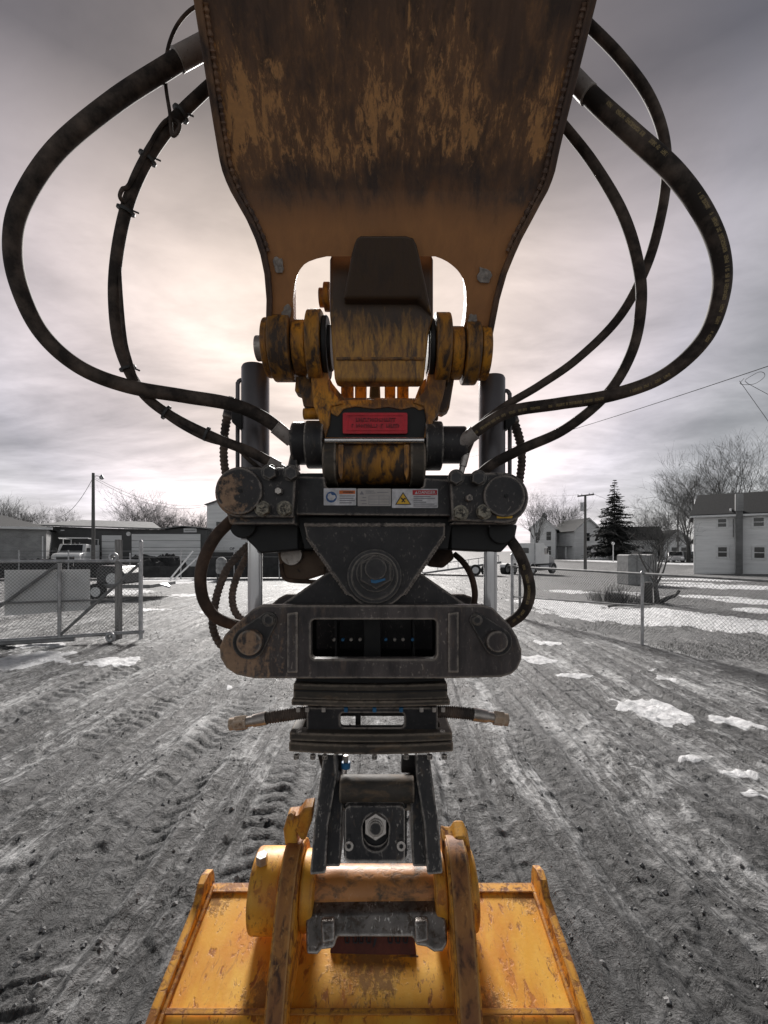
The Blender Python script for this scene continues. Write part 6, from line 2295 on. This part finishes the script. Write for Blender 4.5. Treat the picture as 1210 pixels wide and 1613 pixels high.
bx('chassis', (-3.0, -0.42, 0.62), (2.9, 0.42, 0.9), 'vehdark')
cab = bx('sleeper_cab', (-0.6, -1.05, 1.0), (1.0, 1.05, 2.95), 'vehwhite')
mb = MB()
mb.prism([(1.0, -1.0, 1.0), (2.05, -1.0, 1.0), (2.05, -1.0, 1.85), (1.75, -1.0, 2.62), (1.0, -1.0, 2.75)], (0, 2.0, 0))
part('cab', mb, M['vehwhite'], tk, 0.04)
mb = MB()
mb.prism([(2.06, -0.85, 0.75), (3.35, -0.85, 0.75), (3.42, -0.85, 1.35), (3.2, -0.85, 1.6), (2.06, -0.85, 1.8)], (0, 1.7, 0))
part('hood', mb, M['vehgrey'], tk, 0.06)
for yy in (-1.012, 1.002):
    bx('side_window', (1.15, yy, 1.9), (1.85, yy + 0.01, 2.45), 'glass', tk, 0)
bx('rear_window', (-0.615, -0.35, 2.0), (-0.603, 0.35, 2.5), 'glass', tk, 0)
for yy in (-1.12, 0.98):
    mb = MB()
    mb.cyl((-0.75, yy + 0.07, 1.0), (-0.75, yy + 0.07, 3.6), 0.075, n=14)
    part('exhaust_stack', mb, M['galv'], tk)
for yy in (-1.15, 0.72):
    mb = MB()
    mb.cyl((0.2, yy + 0.22, 0.62), (1.7, yy + 0.22, 0.62), 0.27, n=20)
    part('fuel_tank', mb, M['galv'], tk, 0.02)
for xx in (-2.5, -1.35):
    for yy in (-0.95, 0.95):
        wheel(tk, (xx, yy, 0.5), 0.5, 0.5, 'y', 'trim')
    for yy in (-1.2, 0.68):
        mb = MB()
        arcp = [(xx + 0.58 * math.cos(math.radians(a)), yy, 0.5 + 0.58 * math.sin(math.radians(a))) for a in range(15, 170, 12)]
        inn = [(xx + 0.55 * math.cos(math.radians(a)), yy, 0.5 + 0.55 * math.sin(math.radians(a))) for a in range(159, 10, -12)]
        mb.prism(arcp + inn, (0, 0.54, 0))
        part('fender', mb, M['vehwhite'], tk)
for yy in (-0.95, 0.95):
    wheel(tk, (2.65, yy, 0.48), 0.48, 0.32, 'y', 'vehgrey')
    mb = MB()
    arcp = [(2.65 + 0.6 * math.cos(math.radians(a)), yy - 0.2, 0.5 + 0.6 * math.sin(math.radians(a))) for a in range(0, 181, 15)]
    inn = [(2.65 + 0.54 * math.cos(math.radians(a)), yy - 0.2, 0.5 + 0.54 * math.sin(math.radians(a))) for a in range(180, -1, -15)]
    mb.prism(arcp + inn, (0, 0.4, 0))
    part('fender', mb, M['vehgrey'], tk)
    mb = MB()
    mb.box((1.3, yy * 1.25 - 0.05, 2.0), (1.4, yy * 1.25 + 0.05, 2.5))
    part('mirror', mb, M['vehdark'], tk)
place(tk, at(833, 33), math.radians(42))
tk.scale = (0.78, 0.78, 0.78)

# white utility pickup by the brick building, seen from the front
pu = thing('utility_truck', (0, 0, 0), 'white utility pickup with ladder rack parked nose out by the brick building', 'truck')


def bxp(name, lo, hi, mat, bev=0.03):
    mb = MB()
    mb.box(lo, hi)
    return part(name, mb, M[mat], pu, bev)


mb = MB()
mb.prism([(-0.95, 0.0, 0.55), (-0.95, 0.0, 1.05), (-0.95, 0.25, 1.22), (-0.95, 1.3, 1.30), (-0.95, 1.95, 1.95), (-0.95, 3.0, 1.95), (-0.95, 3.0, 0.55)], (1.9, 0, 0))
part('body', mb, M['vehwhite'], pu, 0.06)
mb = MB()
mb.prism([(-0.78, 1.36, 1.345), (0.78, 1.36, 1.345), (0.70, 1.90, 1.885), (-0.70, 1.90, 1.885)], (0, -0.012, 0.012))
part('windscreen', mb, M['glass'], pu)
bxp('grille', (-0.6, -0.03, 0.72), (0.6, -0.002, 1.02), 'vehdark', 0.01)
bxp('bumper', (-0.98, -0.14, 0.42), (0.98, -0.035, 0.66), 'galv')
for s in (-1, 1):
    bxp('headlight', (s * 0.78 - 0.14, -0.025, 0.8), (s * 0.78 + 0.14, -0.003, 1.0), 'trim', 0.01)
    bxp('mirror', (s * 1.16 - 0.12, 1.5, 1.35), (s * 1.16 + 0.12, 1.6, 1.65), 'vehdark', 0.02)
    wheel(pu, (s * 0.85, 0.75, 0.38), 0.38, 0.26)
    wheel(pu, (s * 0.85, 4.2, 0.38), 0.38, 0.26)
bxp('service_body', (-1.1, 3.05, 0.6), (1.1, 5.4, 1.9), 'vehwhite')
mb = MB()
for xx in (-1.05, 1.0):
    mb.box((xx, 3.1, 1.9), (xx + 0.05, 3.15, 2.35))
    mb.box((xx, 5.2, 1.9), (xx + 0.05, 5.25, 2.35))
    mb.box((xx, 2.0, 2.352), (xx + 0.05, 5.4, 2.40))
mb.box((-1.05, 3.1, 2.402), (1.05, 3.2, 2.46))
mb.box((-1.05, 2.0, 2.402), (1.05, 2.1, 2.46))
part('ladder_rack', mb, M['trim'], pu)
for xx in (-0.35, 0.0, 0.35):
    bxp('roof_lamp', (xx - 0.08, 2.1, 1.955), (xx + 0.08, 2.25, 2.07), 'vehdark', 0.01)
place(pu, at(103, 34.0), math.radians(20))
pu.scale = (0.98, 0.98, 1.06)

# low trailer with a dark machine on it behind the gate
tlr = thing('flatbed_trailer', at(190, 13.6), 'low flatbed trailer carrying a dark covered load behind the gate', 'trailer')
D = 13.6
mb = MB()
mb.box((px_x(96, D), D, 0.36), (px_x(236, D), D + 1.7, 0.47))
part('deck', mb, M['galvdark'], tlr, 0.01)
mb = MB()
mb.prism([(px_x(236, D) + 0.004, D + 0.6, 0.40), (px_x(246, D), D + 0.8, 0.30), (px_x(246, D), D + 0.9, 0.30), (px_x(236, D) + 0.004, D + 1.1, 0.40)], (0, 0, 0.06))
part('drawbar', mb, M['galv'], tlr)
for xx in (120, 156):
    wheel(tlr, (px_x(xx, D), D - 0.08, 0.26), 0.26, 0.18, 'y', 'trim')
mb = MB()
mb.prism([(px_x(141, D), D + 0.3, 0.475), (px_x(187, D), D + 0.3, 0.475), (px_x(186, D), D + 0.3, 0.80), (px_x(176, D), D + 0.3, 1.02), (px_x(146, D), D + 0.3, 1.05), (px_x(141, D), D + 0.3, 0.85)], (0, 1.1, 0))
ld = part('covered_load', mb, M['vehdark'], tlr, 0.05)
mb = MB()
c0_ = Vector((px_x(167, D), D + 0.28, 0.62))
mb.cyl(c0_, c0_ + Vector((0, 0.4, 0)), 0.19, n=20)
part('spare_wheel', mb, M['trim'], ld, 0.02)

# ramp trailer left of the truck on the street
rt = thing('ramp_trailer', at(735, 28), 'pale low trailer with sloping ramp and rails behind the right rod', 'trailer')
D = 28.0
mb = MB()
mb.prism([(px_x(668, D), D, 0.05), (px_x(790, D), D, 0.72), (px_x(790, D), D, 0.86), (px_x(668, D), D, 0.16)], (0, 2.2, 0))
part('ramp_deck', mb, M['tarp'], rt)
for k in range(7):
    x = px_x(690 + k * 16, D)
    zz = 0.15 + 0.66 * (22 + k * 16) / 122
    mb = MB()
    mb.cyl((x, D + 0.06, zz), (x, D + 0.06, zz + 0.42), 0.022, n=6)
    part('rail_post', mb, M['galv'], rt)
mb = MB()
mb.cyl((px_x(690, D), D + 0.06, 0.68), (px_x(786, D), D + 0.06, 1.22), 0.025, n=6)
part('hand_rail', mb, M['galv'], rt)
for xx in (748, 766):
    wheel(rt, (px_x(xx, D), D - 0.12, gz(px_x(xx, D), D) + 0.36), 0.36, 0.2, 'y', 'trim')


def car(label, x, d, rot, mat):
    c = thing('parked_car', (0, 0, 0), label, 'car', 'cars parked by the far houses')
    mb = MB()
    mb.prism([(-2.1, -0.85, 0.3), (2.1, -0.85, 0.3), (2.15, -0.85, 0.7), (1.1, -0.85, 0.92), (0.5, -0.85, 1.42), (-1.1, -0.85, 1.45), (-1.9, -0.85, 0.98), (-2.15, -0.85, 0.75)], (0, 1.7, 0))
    part('body', mb, M[mat], c, 0.08)
    for yy in (-0.858, 0.848):
        mb = MB()
        mb.prism([(0.9, yy, 0.95), (0.45, yy, 1.35), (-1.0, yy, 1.37), (-1.6, yy, 0.98)], (0, 0.01, 0))
        part('side_window', mb, M['glass'], c)
    mb = MB()
    mb.prism([(1.12, -0.7, 0.96), (1.12, 0.7, 0.96), (0.56, 0.65, 1.40), (0.56, -0.65, 1.40)], (0.02, 0, 0.02))
    part('windscreen', mb, M['glass'], c)
    for xx in (-1.3, 1.35):
        for yy in (-0.8, 0.8):
            wheel(c, (xx, yy, 0.33), 0.33, 0.2, 'y')
    for yy in (-0.6, 0.6):
        mb = MB()
        mb.box((2.13, yy - 0.16, 0.58), (2.17, yy + 0.16, 0.72))
        part('headlight', mb, M['trim'], c)
    place(c, at(x, d), math.radians(rot))
    return c


car('dark car with pale roof parked before the small gabled house', 1064, 58, -120, 'vehgrey')
car('dark car parked under the round topped tree', 1016, 66, 15, 'vehdark')
car('dark car parked nose out beside the grey clapboard house', 1082, 62, -70, 'vehdark')

# pale covered stack behind the brush, pale tank on a stand by the screened fence
bxs = thing('covered_stack', at(1012, 20), 'pale tarp covered stack standing behind the brush clumps', 'stack')
D = 20.0
mb = MB()
g0 = gz(px_x(1012, D), D)
n = 12
pts = [(px_x(990, D), D, g0)] + [(px_x(990 + 46 * k / n, D), D, zat(874, D) + random.uniform(-0.03, 0.03)) for k in range(n + 1)] + [(px_x(1036, D), D, g0)]
mb.prism(pts, (0, 1.0, 0))
part('tarp_cover', mb, M['tarp'], bxs, 0.03)
for k in range(2):
    mb = MB()
    x = px_x(1003 + k * 18, D)
    mb.box((x, D - 0.02, g0), (x + 0.04, D - 0.003, zat(875, D)))
    part('strap', mb, M['galvdark'], bxs)
tn = thing('tank', at(349, 22.5), 'small ribbed pale tank on dark stand by the screened fence', 'tank')
D = 22.5
mb = MB()
p = at(349, D)
mb.lathe((p.x, p.y), [(0.20, 0.35), (0.26, 0.42), (0.27, 0.6), (0.25, 0.62), (0.27, 0.64), (0.27, 0.85), (0.25, 0.87), (0.27, 0.89), (0.25, 1.05), (0.15, 1.16), (0.05, 1.2)], 18)
part('vessel', mb, M['tarp'], tn)
for dx in (-0.2, 0.2):
    mb = MB()
    mb.box((p.x + dx - 0.03, p.y - 0.03, 0), (p.x + dx + 0.03, p.y + 0.03, 0.45))
    part('leg', mb, M['vehdark'], tn)
